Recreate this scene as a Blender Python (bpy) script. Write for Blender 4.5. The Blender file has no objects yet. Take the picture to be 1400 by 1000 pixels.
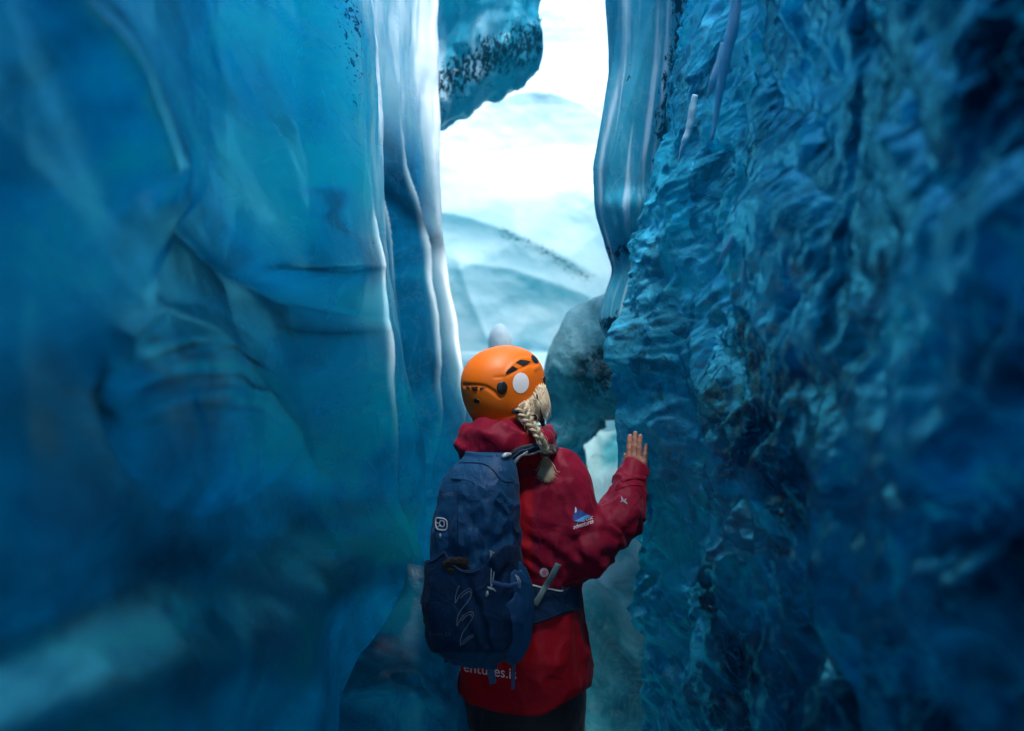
import bpy, math, random
import numpy as np
from mathutils import Vector, Matrix
from mathutils.bvhtree import BVHTree

# ------------------------------------------------------------------ camera, sky, sun, exposure
SC = bpy.context.scene
CAMZ = 1.68
F = 1361.0                     # focal length in reference pixels
cam_d = bpy.data.cameras.new('camera')
cam = bpy.data.objects.new('camera', cam_d)
SC.collection.objects.link(cam)
cam.location = (0, 0, CAMZ)
cam.rotation_euler = (math.radians(90), 0, 0)
cam_d.lens = 35
cam_d.sensor_width = 36
cam_d.clip_start = 0.05
cam_d.clip_end = 500
cam_d.dof.use_dof = True
cam_d.dof.focus_distance = 3.15
cam_d.dof.aperture_fstop = 1.6
SC.camera = cam

SUN_EL, SUN_AZ = math.radians(62), math.radians(168)   # azimuth: where the light comes from, clockwise from +Y
world = bpy.data.worlds.new('World')
SC.world = world
world.use_nodes = True
wn = world.node_tree
sky = wn.nodes.new('ShaderNodeTexSky')
sky.sky_type = 'NISHITA'
sky.sun_disc = False
sky.sun_elevation = SUN_EL
sky.sun_rotation = SUN_AZ
sky.dust_density = 3.0
wn.nodes['Background'].inputs['Strength'].default_value = 0.12
wn.links.new(sky.outputs['Color'], wn.nodes['Background'].inputs['Color'])

sun_d = bpy.data.lights.new('sun', 'SUN')
sun_d.energy = 1.5
sun_d.angle = math.radians(14)
sun_d.color = (1.0, 0.96, 0.9)
sun = bpy.data.objects.new('sun', sun_d)
SC.collection.objects.link(sun)
sun_dir = Vector((math.sin(SUN_AZ) * math.cos(SUN_EL), math.cos(SUN_AZ) * math.cos(SUN_EL), math.sin(SUN_EL)))
sun.rotation_euler = sun_dir.to_track_quat('Z', 'Y').to_euler()
sun.location = (0, 4, 8)

SC.view_settings.view_transform = 'Standard'
SC.view_settings.look = 'None'
SC.view_settings.exposure = 2.5
SC.view_settings.gamma = 1.0
SC.view_settings.use_curve_mapping = False
SC.render.engine = 'CYCLES'
SC.cycles.use_denoising = True
SC.cycles.denoiser = 'OPENIMAGEDENOISE'
SC.cycles.max_bounces = 14
SC.cycles.diffuse_bounces = 5
SC.cycles.glossy_bounces = 4
SC.cycles.transmission_bounces = 9
SC.cycles.caustics_reflective = False
SC.cycles.caustics_refractive = False
SC.cycles.sample_clamp_indirect = 6.0

# ------------------------------------------------------------------ numpy toolkit
rng = np.random.default_rng(7)
_perm = rng.permutation(256).astype(np.int32)
_perm = np.concatenate([_perm, _perm, _perm])
_g = rng.normal(size=(256, 3)).astype(np.float32)
_g /= np.linalg.norm(_g, axis=1, keepdims=True)

def perlin(x, y, z):
    x = np.asarray(x, np.float32); y = np.asarray(y, np.float32); z = np.asarray(z, np.float32)
    x, y, z = np.broadcast_arrays(x, y, z)
    xi = np.floor(x); yi = np.floor(y); zi = np.floor(z)
    xf = x - xi; yf = y - yi; zf = z - zi
    xi = xi.astype(np.int32) & 255; yi = yi.astype(np.int32) & 255; zi = zi.astype(np.int32) & 255
    u = xf * xf * xf * (xf * (xf * 6 - 15) + 10)
    v = yf * yf * yf * (yf * (yf * 6 - 15) + 10)
    w = zf * zf * zf * (zf * (zf * 6 - 15) + 10)
    def gr(dx, dy, dz):
        h = _perm[_perm[_perm[xi + dx] + yi + dy] + zi + dz]
        g = _g[h]
        return g[..., 0] * (xf - dx) + g[..., 1] * (yf - dy) + g[..., 2] * (zf - dz)
    def lp(a, b, t): return a + t * (b - a)
    return lp(lp(lp(gr(0,0,0), gr(1,0,0), u), lp(gr(0,1,0), gr(1,1,0), u), v),
              lp(lp(gr(0,0,1), gr(1,0,1), u), lp(gr(0,1,1), gr(1,1,1), u), v), w) * 1.5

def fbm(x, y, z, octaves=4, gain=0.5, ridge=False):
    s = 0; a = 1.0
    for i in range(octaves):
        n = perlin(x + 17.3 * i, y - 9.1 * i, z + 5.7 * i)
        if ridge: n = 1 - 2 * np.abs(n)
        s = s + a * n
        x = x * 2.03; y = y * 2.03; z = z * 2.03; a *= gain
    return s

def facets(x, y, z, seed=3):
    """conchoidal facets: shallow dishes that meet in sharp crests (distance to the nearest cell point)"""
    r = np.random.default_rng(seed)
    J = r.random((256, 3)).astype(np.float32)
    xi = np.floor(x).astype(np.int32); yi = np.floor(y).astype(np.int32); zi = np.floor(z).astype(np.int32)
    best = np.full(np.shape(x), 9.0, np.float32)
    for dx in (-1, 0, 1):
        for dy in (-1, 0, 1):
            for dz in (-1, 0, 1):
                cx = xi + dx; cy = yi + dy; cz = zi + dz
                j = J[_perm[_perm[_perm[cx & 255] + (cy & 255)] + (cz & 255)]]
                d = (cx + j[..., 0] - x) ** 2 + (cy + j[..., 1] - y) ** 2 + (cz + j[..., 2] - z) ** 2 + 0.35 * j[..., 0]
                best = np.minimum(best, d)
    return best

def planes(y, z, f, seed, k=6):
    """flat faces that meet in straight creases"""
    r = np.random.default_rng(seed); best = None
    for i in range(k):
        a = r.uniform(0, math.pi); q = (np.cos(a) * y + np.sin(a) * z) * f * r.uniform(0.6, 1.5) + r.random()
        t = 2 * np.abs(q - np.floor(q) - 0.5) + r.uniform(-0.2, 0.2)
        best = t if best is None else np.maximum(np.minimum(best, t + 0.35), t - 0.45)
    return best

def sstep(a, b, x):
    t = np.clip((x - a) / (b - a), 0, 1)
    return t * t * (3 - 2 * t)

def poly_dist(px, py, pts):
    """unsigned distance to a polyline, the side (+ right of travel), and the share of the way along"""
    best = np.full(np.shape(px), 1e9, np.float32); side = np.zeros(np.shape(px), np.float32); along = np.zeros(np.shape(px), np.float32)
    n = len(pts) - 1
    for i in range(n):
        ax, ay = pts[i]; bx, by = pts[i + 1]
        dx, dy = bx - ax, by - ay
        t = np.clip(((px - ax) * dx + (py - ay) * dy) / (dx * dx + dy * dy), 0, 1)
        ex = px - (ax + t * dx); ey = py - (ay + t * dy)
        d = np.sqrt(ex * ex + ey * ey)
        m = d < best
        best = np.where(m, d, best); along = np.where(m, (i + t) / n, along)
        side = np.where(m, np.sign(dx * ey - dy * ex), side)
    return best, side, along

def link(name, me, mats, parent=None, smooth=True):
    o = bpy.data.objects.new(name, me)
    SC.collection.objects.link(o)
    for m in (mats if isinstance(mats, (list, tuple)) else [mats]):
        me.materials.append(m)
    if smooth and len(me.polygons):
        me.polygons.foreach_set('use_smooth', np.ones(len(me.polygons), bool))
    if parent is not None:
        o.parent = parent
        o.matrix_parent_inverse = parent.matrix_basis.inverted()
    return o

def np_mesh(name, V, Q, attrs=None):
    """mesh from numpy vertices and quads (or triangles)"""
    me = bpy.data.meshes.new(name)
    V = np.asarray(V, np.float32); Q = np.asarray(Q, np.int32)
    k = Q.shape[1]
    me.vertices.add(len(V)); me.vertices.foreach_set('co', V.ravel())
    me.loops.add(Q.size); me.loops.foreach_set('vertex_index', Q.ravel())
    me.polygons.add(len(Q))
    me.polygons.foreach_set('loop_start', np.arange(0, Q.size, k, dtype=np.int32))
    me.polygons.foreach_set('loop_total', np.full(len(Q), k, np.int32))
    for n, a in (attrs or {}).items():
        at = me.attributes.new(n, 'FLOAT', 'POINT')
        at.data.foreach_set('value', np.asarray(a, np.float32).ravel())
    me.update(calc_edges=True)
    return me

def grid_quads(nu, nv, flip=False, wrap=False):
    i = np.arange(nu - 1)[:, None]; jn = nv if wrap else nv - 1
    j = np.arange(jn)[None, :]
    a = i * nv + j; b = i * nv + (j + 1) % nv; c = (i + 1) * nv + (j + 1) % nv; d = (i + 1) * nv + j
    q = np.stack([a, b, c, d], -1).reshape(-1, 4)
    return q[:, ::-1] if flip else q

def solid_sheet(name, X, Y, Z, off, attrs=None, flip=False):
    """a grid surface closed into a solid by a coarse back face at 'off' from it"""
    nu, nv = X.shape
    V = np.stack([X, Y, Z], -1).reshape(-1, 3)
    q = grid_quads(nu, nv, flip)
    # rim loop and back centre ring
    rim = np.concatenate([np.arange(nv), np.arange(1, nu) * nv + nv - 1, (nu - 1) * nv + np.arange(nv - 2, -1, -1), np.arange(nu - 2, 0, -1) * nv])
    B = V[rim] + np.asarray(off, np.float32)
    n0 = len(V)
    m = len(rim)
    i = np.arange(m); i2 = (i + 1) % m
    s = np.stack([rim[i2], rim[i], n0 + i, n0 + i2], -1)
    c = n0 + m
    V2 = np.concatenate([V, B, B.mean(0, keepdims=True)])
    h = np.arange(0, m - 1, 2)
    cap = np.stack([n0 + h, np.full(len(h), c), n0 + (h + 2) % m, n0 + (h + 1) % m], -1)
    if flip: s = s[:, ::-1]; cap = cap[:, ::-1]
    at = {k: np.concatenate([np.asarray(a).ravel(), np.zeros(m + 1)]) for k, a in (attrs or {}).items()}
    return np_mesh(name, V2, np.concatenate([q, s, cap]), at)

def surface_nets(f, lo, h):
    """smooth quad mesh of the zero level of a signed field on a grid"""
    s = f < 0
    nx, ny, nz = f.shape
    c = np.zeros((nx - 1, ny - 1, nz - 1), np.int8)
    for dx in (0, 1):
        for dy in (0, 1):
            for dz in (0, 1):
                c += s[dx:nx - 1 + dx, dy:ny - 1 + dy, dz:nz - 1 + dz]
    act = np.argwhere((c > 0) & (c < 8))
    idx = np.full((nx - 1, ny - 1, nz - 1), -1, np.int32)
    idx[tuple(act.T)] = np.arange(len(act))
    P = np.zeros((len(act), 3)); W = np.zeros(len(act))
    cor = [(dx, dy, dz) for dx in (0, 1) for dy in (0, 1) for dz in (0, 1)]
    val = {k: f[act[:, 0] + k[0], act[:, 1] + k[1], act[:, 2] + k[2]] for k in cor}
    for a in cor:
        for ax in range(3):
            if a[ax] == 0:
                b = list(a); b[ax] = 1; b = tuple(b)
                va, vb = val[a], val[b]
                m = (va < 0) != (vb < 0)
                t = np.where(m, va / np.where(m, va - vb, 1), 0)
                p = np.zeros((len(act), 3)); p[:] = a; p[:, ax] = t
                P += p * m[:, None]; W += m
    V = (act + P / W[:, None]) * h + lo
    quads = []
    for ax in range(3):
        u, v = [(1, 2), (2, 0), (0, 1)][ax]
        sl0 = [slice(None)] * 3; sl1 = [slice(None)] * 3
        sl0[ax] = slice(0, -1); sl1[ax] = slice(1, None)
        e0, e1 = s[tuple(sl0)], s[tuple(sl1)]
        e = np.argwhere(e0 != e1)
        e = e[(e[:, u] > 0) & (e[:, v] > 0) & (e[:, u] < f.shape[u] - 1) & (e[:, v] < f.shape[v] - 1)]
        inside0 = s[tuple(e.T)]
        def at(du, dv):
            k = e.copy(); k[:, u] -= du; k[:, v] -= dv
            return idx[tuple(k.T)]
        q = np.stack([at(0, 0), at(1, 0), at(1, 1), at(0, 1)], -1)
        q[~inside0] = q[~inside0][:, ::-1]
        quads.append(q)
    return V, np.concatenate(quads)

def sdf_mesh(name, fn, lo, hi, h, attrs=None):
    lo = np.asarray(lo, float); hi = np.asarray(hi, float)
    n = np.ceil((hi - lo) / h).astype(int) + 1
    g = [np.arange(n[i], dtype=np.float32) * h + lo[i] for i in range(3)]
    X, Y, Z = np.meshgrid(*g, indexing='ij')
    f = fn(X, Y, Z).astype(np.float32)
    V, Q = surface_nets(f, lo, h)
    at = {k: a(V[:, 0], V[:, 1], V[:, 2]) for k, a in (attrs or {}).items()}
    return np_mesh(name, V, Q, at)

def smin(a, b, k):
    h = np.clip(0.5 + 0.5 * (b - a) / k, 0, 1)
    return b + (a - b) * h - k * h * (1 - h)

def smax(a, b, k): return -smin(-a, -b, k)

def cone(X, Y, Z, a, b, ra, rb):
    """capsule that tapers from ra at a to rb at b"""
    ax, ay, az = a; d = np.subtract(b, a); L2 = float(d @ d)
    t = np.clip(((X - ax) * d[0] + (Y - ay) * d[1] + (Z - az) * d[2]) / L2, 0, 1)
    return np.sqrt((X - ax - t * d[0]) ** 2 + (Y - ay - t * d[1]) ** 2 + (Z - az - t * d[2]) ** 2) - (ra + (rb - ra) * t)

def ell(X, Y, Z, c, r, R=None):
    """ellipsoid; R rows are its own axes"""
    dx, dy, dz = X - c[0], Y - c[1], Z - c[2]
    if R is not None:
        dx, dy, dz = (R[0][0] * dx + R[0][1] * dy + R[0][2] * dz, R[1][0] * dx + R[1][1] * dy + R[1][2] * dz, R[2][0] * dx + R[2][1] * dy + R[2][2] * dz)
    k = np.sqrt((dx / r[0]) ** 2 + (dy / r[1]) ** 2 + (dz / r[2]) ** 2)
    return (k - 1) * min(r)

def tube(pts, radii, seg=10, flat=None, cap=True):
    """swept tube through points; flat=(normal, ratio) squashes it into a strap"""
    P = np.asarray(pts, float); n = len(P)
    R = np.broadcast_to(np.asarray(radii, float), (n,))
    T = np.gradient(P, axis=0); T /= np.linalg.norm(T, axis=1, keepdims=True) + 1e-12
    up = np.array([0.0, 0.0, 1.0]) if flat is None else np.asarray(flat[0], float)
    if up.ndim == 1: up = np.broadcast_to(up, (n, 3))
    A = []; prev = None
    for i in range(n):
        v = up[i] if (flat is not None or prev is None) else prev
        a = v - T[i] * (v @ T[i])
        if np.linalg.norm(a) < 1e-3:
            a = np.array([1.0, 0.3, 0.0]) - T[i] * (T[i] @ np.array([1.0, 0.3, 0.0]))
        a /= np.linalg.norm(a); prev = a; A.append(a)
    A = np.array(A); B = np.cross(T, A)
    th = np.linspace(0, 2 * math.pi, seg, endpoint=False)
    k = 1.0 if flat is None else flat[1]
    V = P[:, None] + R[:, None, None] * (np.cos(th)[None, :, None] * A[:, None] * k + np.sin(th)[None, :, None] * B[:, None])
    V = V.reshape(-1, 3)
    Q = grid_quads(n, seg, wrap=True)
    if cap:
        V = np.concatenate([V, P[:1], P[-1:]])
        j = np.arange(seg); c0 = len(V) - 2; c1 = len(V) - 1; l = (n - 1) * seg
        h = np.arange(0, seg, 2)
        Q = np.concatenate([Q, np.stack([np.full(len(h), c0), (h + 2) % seg, (h + 1) % seg, h], -1),
                            np.stack([np.full(len(h), c1), l + h, l + (h + 1) % seg, l + (h + 2) % seg], -1)])
    return V, Q

def join(parts):
    Vs, Qs, n = [], [], 0
    for V, Q in parts:
        Vs.append(np.asarray(V)); Qs.append(np.asarray(Q) + n); n += len(V)
    return np.concatenate(Vs), np.concatenate(Qs)

def spline(pts, n):
    """Catmull-Rom through pts"""
    P = np.asarray(pts, float)
    P = np.concatenate([[2 * P[0] - P[1]], P, [2 * P[-1] - P[-2]]])
    t = np.linspace(0, len(P) - 3 - 1e-6, n); i = t.astype(int); u = (t - i)[:, None]
    a, b, c, d = P[i], P[i + 1], P[i + 2], P[i + 3]
    return 0.5 * (2 * b + (c - a) * u + (2 * a - 5 * b + 4 * c - d) * u ** 2 + (3 * b - a - 3 * c + d) * u ** 3)

def at(px, py, d):
    """the point at depth d on the sight line of a reference pixel"""
    return np.array([(px - 700) / F * d, d, CAMZ - (py - 500) / F * d])

def thing(name, label, cat, loc=(0, 0, 0), group=None):
    o = bpy.data.objects.new(name, None); SC.collection.objects.link(o)
    o.location = loc
    tag(o, label, cat, group)
    return o

def tag(o, label, cat, group=None):
    o['label'] = label; o['category'] = cat
    if group: o['group'] = group
    return o

# ------------------------------------------------------------------ materials
def node(nt, kind, **kw):
    n = nt.nodes.new(kind)
    for k, v in kw.items():
        if k.startswith('i_'):
            key = k[2:].replace('_', ' ')
            n.inputs[int(key) if key.isdigit() else key].default_value = v
        else: setattr(n, k, v)
    return n

def ramp(nt, fac, stops):
    r = nt.nodes.new('ShaderNodeValToRGB')
    e = r.color_ramp.elements
    while len(e) < len(stops): e.new(0.5)
    for el, (p, c) in zip(e, stops):
        el.position = p; el.color = (*c, 1) if len(c) == 3 else c
    nt.links.new(fac, r.inputs['Fac'])
    return r.outputs['Color']

def mixc(nt, fac, a, b, mode='MIX'):
    m = node(nt, 'ShaderNodeMix', data_type='RGBA', blend_type=mode)
    for sock, v in ((m.inputs[0], fac), (m.inputs[6], a), (m.inputs[7], b)):
        if isinstance(v, bpy.types.NodeSocket): nt.links.new(v, sock)
        elif isinstance(v, (int, float)): sock.default_value = v
        else: sock.default_value = (*v, 1)
    return m.outputs[2]

def maths(nt, op, a, b=0.0, clamp=False):
    m = node(nt, 'ShaderNodeMath', operation=op, use_clamp=clamp)
    for s, v in ((m.inputs[0], a), (m.inputs[1], b)):
        if isinstance(v, bpy.types.NodeSocket): nt.links.new(v, s)
        else: s.default_value = v
    return m.outputs[0]

def ice_mat(name, stops, pale, scale=2.0, stretch=(1, 1, 1), distort=1.5, rough=(0.12, 0.35), bump=0.3, fine=40.0,
            fine_bump=0.15, dirt=(0.004, 0.02, 0.04), speck=60.0, sss=0.0, sss_r=(0.02, 0.1, 0.14), glow=0.5, glow_gamma=0.4, glow_gain=1.0, body=1.0, spec=0.2, cells=0.0, gloss=None, gloss_amt=0.3, glass=0.0, spec_tint=(0.6, 0.85, 1.0), absorb=0.0, absorb_col=(0.0, 0.62, 0.80), ior=1.31, vein=0.5):
    m = bpy.data.materials.new(name); m.use_nodes = True
    nt = m.node_tree; L = nt.links
    p = nt.nodes['Principled BSDF']
    tc = node(nt, 'ShaderNodeTexCoord')
    mp = node(nt, 'ShaderNodeMapping'); mp.inputs['Scale'].default_value = stretch
    L.new(tc.outputs['Object'], mp.inputs['Vector'])
    n1 = node(nt, 'ShaderNodeTexNoise', i_Scale=scale, i_Detail=7.0, i_Roughness=0.58, i_Distortion=distort)
    L.new(mp.outputs[0], n1.inputs['Vector'])
    col = ramp(nt, n1.outputs['Fac'], stops)
    # white bubble veins
    n2 = node(nt, 'ShaderNodeTexNoise', i_Scale=scale * 3.1, i_Detail=6.0, i_Roughness=0.62, i_Distortion=distort * 1.4)
    L.new(mp.outputs[0], n2.inputs['Vector'])
    v = ramp(nt, n2.outputs['Fac'], [(0.47, (0, 0, 0)), (0.5, (1, 1, 1)), (0.53, (0, 0, 0))])
    ap = node(nt, 'ShaderNodeAttribute', attribute_name='pale')
    ad = node(nt, 'ShaderNodeAttribute', attribute_name='dirt')
    ak = node(nt, 'ShaderNodeAttribute', attribute_name='dark')
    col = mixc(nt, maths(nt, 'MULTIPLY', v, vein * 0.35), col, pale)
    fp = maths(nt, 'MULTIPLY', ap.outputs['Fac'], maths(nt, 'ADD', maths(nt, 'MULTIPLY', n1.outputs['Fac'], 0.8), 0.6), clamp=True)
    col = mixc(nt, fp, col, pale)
    ac = node(nt, 'ShaderNodeAttribute', attribute_name='cloud_and_light')
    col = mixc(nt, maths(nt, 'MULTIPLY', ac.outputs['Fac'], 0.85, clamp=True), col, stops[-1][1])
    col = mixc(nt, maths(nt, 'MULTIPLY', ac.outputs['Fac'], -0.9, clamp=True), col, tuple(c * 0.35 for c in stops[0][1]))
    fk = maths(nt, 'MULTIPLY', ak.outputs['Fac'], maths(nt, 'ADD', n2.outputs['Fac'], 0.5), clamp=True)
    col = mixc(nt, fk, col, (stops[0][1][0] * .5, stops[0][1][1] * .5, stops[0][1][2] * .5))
    # grit frozen into the ice
    n3 = node(nt, 'ShaderNodeTexNoise', i_Scale=speck, i_Detail=3.0, i_Roughness=0.7, i_Distortion=0.6)
    L.new(mp.outputs[0], n3.inputs['Vector'])
    fd = maths(nt, 'SUBTRACT', maths(nt, 'ADD', n3.outputs['Fac'], maths(nt, 'MULTIPLY', ad.outputs['Fac'], 0.36)), 0.74)
    fd = maths(nt, 'MULTIPLY', fd, 14.0, clamp=True)
    col = mixc(nt, fd, col, dirt)
    cellh = None
    if cells:
        # broken crystal: cells of clear and cloudy ice between bright healed cracks
        wp = node(nt, 'ShaderNodeTexNoise', i_Scale=scale * 1.4, i_Detail=4.0); L.new(mp.outputs[0], wp.inputs['Vector'])
        vm = node(nt, 'ShaderNodeVectorMath', operation='MULTIPLY_ADD'); L.new(wp.outputs['Color'], vm.inputs[0])
        vm.inputs[1].default_value = (0.35,) * 3; L.new(mp.outputs[0], vm.inputs[2])
        for sc_, amt in ((cells, 1.0), (cells * 2.7, 0.7)):
            vo = node(nt, 'ShaderNodeTexVoronoi', feature='F1', i_Scale=sc_); L.new(vm.outputs[0], vo.inputs['Vector'])
            ve = node(nt, 'ShaderNodeTexVoronoi', feature='DISTANCE_TO_EDGE', i_Scale=sc_); L.new(vm.outputs[0], ve.inputs['Vector'])
            sep = node(nt, 'ShaderNodeSeparateColor'); L.new(vo.outputs['Color'], sep.inputs[0])
            g = ramp(nt, sep.outputs[0], [(0.1, (0.4, 0.4, 0.4)), (0.45, (0.85, 0.85, 0.85)), (0.95, (1, 1, 1))])
            col = mixc(nt, amt * 0.85, col, g, 'MULTIPLY')
            e_ = ramp(nt, ve.outputs['Distance'], [(0.0, (1, 1, 1)), (0.035, (0, 0, 0))])
            gate = maths(nt, 'MULTIPLY', e_, maths(nt, 'MULTIPLY', maths(nt, 'SUBTRACT', n2.outputs['Fac'], 0.42), 5.0, clamp=True), clamp=True)
            col = mixc(nt, maths(nt, 'MULTIPLY', gate, 0.55 * amt), col, pale)
            cellh = vo.outputs['Distance'] if cellh is None else maths(nt, 'ADD', cellh, vo.outputs['Distance'])
    L.new(mixc(nt, 1.0, col, mixc(nt, maths(nt, 'MULTIPLY', ap.outputs['Fac'], 1.0, clamp=True), (body,) * 3, (1, 1, 1)), 'MULTIPLY') if body != 1.0 else col, p.inputs['Base Color'])
    rr = node(nt, 'ShaderNodeMapRange', i_3=rough[0], i_4=rough[1], i_1=0.3, i_2=0.7)
    L.new(n2.outputs['Fac'], rr.inputs[0]); L.new(rr.outputs[0], p.inputs['Roughness'])
    p.inputs['IOR'].default_value = ior
    nb = node(nt, 'ShaderNodeTexNoise', i_Scale=fine, i_Detail=4.0, i_Roughness=0.55, i_Distortion=0.8)
    L.new(mp.outputs[0], nb.inputs['Vector'])
    b1 = node(nt, 'ShaderNodeBump', i_Strength=bump, i_Distance=0.02); L.new(n2.outputs['Fac'] if cellh is None else maths(nt, 'ADD', n2.outputs['Fac'], maths(nt, 'MULTIPLY', cellh, 0.6)), b1.inputs['Height'])
    b2 = node(nt, 'ShaderNodeBump', i_Strength=fine_bump, i_Distance=0.006)
    L.new(nb.outputs['Fac'], b2.inputs['Height']); L.new(b1.outputs[0], b2.inputs['Normal'])
    L.new(b2.outputs[0], p.inputs['Normal'])
    if sss:
        p.inputs['Subsurface Weight'].default_value = sss
        p.inputs['Subsurface Radius'].default_value = sss_r
        p.inputs['Subsurface Scale'].default_value = 1.0
    p.inputs['Specular IOR Level'].default_value = spec
    p.inputs['Transmission Weight'].default_value = glass
    p.inputs['Specular Tint'].default_value = (*spec_tint, 1)
    if glow:
        # daylight that soaks through the body of the ice
        tr = node(nt, 'ShaderNodeBsdfTranslucent')
        gm = node(nt, 'ShaderNodeGamma', i_Gamma=glow_gamma)
        L.new(col, gm.inputs['Color']); gg = mixc(nt, 1.0, gm.outputs[0], (0.35 * glow_gain, glow_gain, glow_gain), 'MULTIPLY')
        L.new(mixc(nt, 1.0, gg, (0.97, 0.97, 0.97), 'DARKEN'), tr.inputs['Color'])
        L.new(b1.outputs[0], tr.inputs['Normal'])
        mx = node(nt, 'ShaderNodeMixShader', i_0=glow)
        L.new(maths(nt, 'MULTIPLY', maths(nt, 'SUBTRACT', 1.0, maths(nt, 'MULTIPLY', ap.outputs['Fac'], 0.6), clamp=True), glow), mx.inputs[0])
        L.new(p.outputs[0], mx.inputs[1]); L.new(tr.outputs[0], mx.inputs[2])
        outp = mx.outputs[0]
        if gloss:
            # a wet blue sheen over the body of the ice
            p.inputs['Specular IOR Level'].default_value = 0.0
            gl = node(nt, 'ShaderNodeBsdfGlossy'); gl.inputs['Color'].default_value = (*gloss, 1)
            L.new(rr.outputs[0], gl.inputs['Roughness']); L.new(b2.outputs[0], gl.inputs['Normal'])
            fr = node(nt, 'ShaderNodeFresnel', i_IOR=ior); L.new(b2.outputs[0], fr.inputs['Normal'])
            m2 = node(nt, 'ShaderNodeMixShader'); L.new(maths(nt, 'MULTIPLY', fr.outputs[0], gloss_amt, clamp=True), m2.inputs[0]); L.new(outp, m2.inputs[1]); L.new(gl.outputs[0], m2.inputs[2])
            outp = m2.outputs[0]
        L.new(outp, nt.nodes['Material Output'].inputs['Surface'])
    if absorb:
        va = node(nt, 'ShaderNodeVolumeAbsorption', i_Density=absorb); va.inputs['Color'].default_value = (*absorb_col, 1)
        L.new(va.outputs[0], nt.nodes['Material Output'].inputs['Volume'])
    return m

ICE_LEFT = ice_mat('smooth_blue_ice', [(0.30, (0.0005, 0.075, 0.15)), (0.46, (0.001, 0.22, 0.40)), (0.6, (0.002, 0.39, 0.64)), (0.8, (0.006, 0.58, 0.84))],
                   (0.70, 0.86, 0.94), scale=2.0, stretch=(1, 0.34, 0.9), distort=1.0, rough=(0.15, 0.35), bump=0.12, fine=22, fine_bump=0.10, vein=0.2, glow=0.85, glow_gamma=0.8, glow_gain=1.7, body=0.5, spec=0.12, absorb=3.9, absorb_col=(0.0, 0.72, 0.84), gloss=(0.14, 0.80, 1.0), gloss_amt=0.17, ior=1.2)
ICE_RIGHT = ice_mat('crumpled_clear_ice', [(0.30, (0.0004, 0.04, 0.13)), (0.45, (0.001, 0.15, 0.36)), (0.58, (0.002, 0.30, 0.60)), (0.75, (0.02, 0.52, 0.80))],
                    (0.12, 0.58, 0.80), scale=4.0, stretch=(1, 0.36, 0.85), distort=1.6, rough=(0.04, 0.18), bump=0.32, fine=30, fine_bump=0.16, vein=0.6, glow=0.68, glow_gamma=0.8, glow_gain=2.3, body=0.7, gloss=(0.12, 0.74, 0.98), gloss_amt=0.27, ior=1.22, cells=9.0, absorb=4.4, absorb_col=(0.0, 0.62, 0.82))
ICE_PILLAR = ice_mat('polished_glacier_ice', [(0.3, (0.008, 0.13, 0.24)), (0.5, (0.02, 0.25, 0.40)), (0.7, (0.08, 0.42, 0.58))],
                     (0.55, 0.74, 0.86), scale=2.2, stretch=(1, 1, 0.5), distort=1.2, rough=(0.08, 0.22), bump=0.15, fine=45, fine_bump=0.12, vein=0.3)
ICE_BACK = ice_mat('bubbly_white_ice', [(0.3, (0.27, 0.48, 0.60)), (0.5, (0.35, 0.55, 0.66)), (0.7, (0.42, 0.60, 0.69))],
                   (0.38, 0.51, 0.59), scale=1.6, stretch=(0.7, 1, 1.4), distort=1.5, rough=(0.25, 0.5), bump=0.2, fine=18, fine_bump=0.15, vein=0.3)
ICE_FLOOR = ice_mat('wet_floor_ice', [(0.3, (0.006, 0.13, 0.18)), (0.48, (0.016, 0.27, 0.34)), (0.6, (0.06, 0.40, 0.47)), (0.75, (0.26, 0.56, 0.60))],
                    (0.36, 0.54, 0.56), scale=2.6, stretch=(1, 0.6, 1), distort=1.8, rough=(0.06, 0.25), bump=0.7, fine=24, fine_bump=0.3, vein=0.7, gloss=(0.35, 0.85, 1.0), gloss_amt=0.8)

SNOW = ice_mat('old_snow', [(0.3, (0.62, 0.74, 0.78)), (0.7, (0.78, 0.86, 0.88))], (0.84, 0.9, 0.92), rough=(0.5, 0.7), glow=0.0)

# ------------------------------------------------------------------ the cave
def stations(y, z, st):
    """wall position: linear between stations along y, each a function of height"""
    ys = [s[0] for s in st]
    X = np.zeros(np.broadcast(y, z).shape, np.float32)
    for (y0, f0), (y1, f1) in zip(st[:-1], st[1:]):
        m = (y >= y0) & (y <= y1)
        t = np.clip((y - y0) / (y1 - y0), 0, 1)
        a = f0(z) if callable(f0) else f0
        b = f1(z) if callable(f1) else f1
        X = np.where(m, a + (b - a) * t, X)
    return X

def px_crest(rows, d):
    """a crest line read off as (column, row) pairs at depth d -> x as a function of height"""
    zz = np.array([CAMZ - (r - 500) / F * d for c, r in rows]); xx = np.array([(c - 700) / F * d for c, r in rows])
    o = np.argsort(zz)
    return lambda z: np.interp(z, zz[o], xx[o])

YS = np.concatenate([np.linspace(-2.5, 0.5, 25), 1 / np.linspace(1 / 0.56, 1 / 3.2, 470), np.linspace(3.206, 4.9, 270), np.linspace(4.95, 8.8, 50)])
ZS = np.linspace(-0.3, 5.0, 860)

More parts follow.
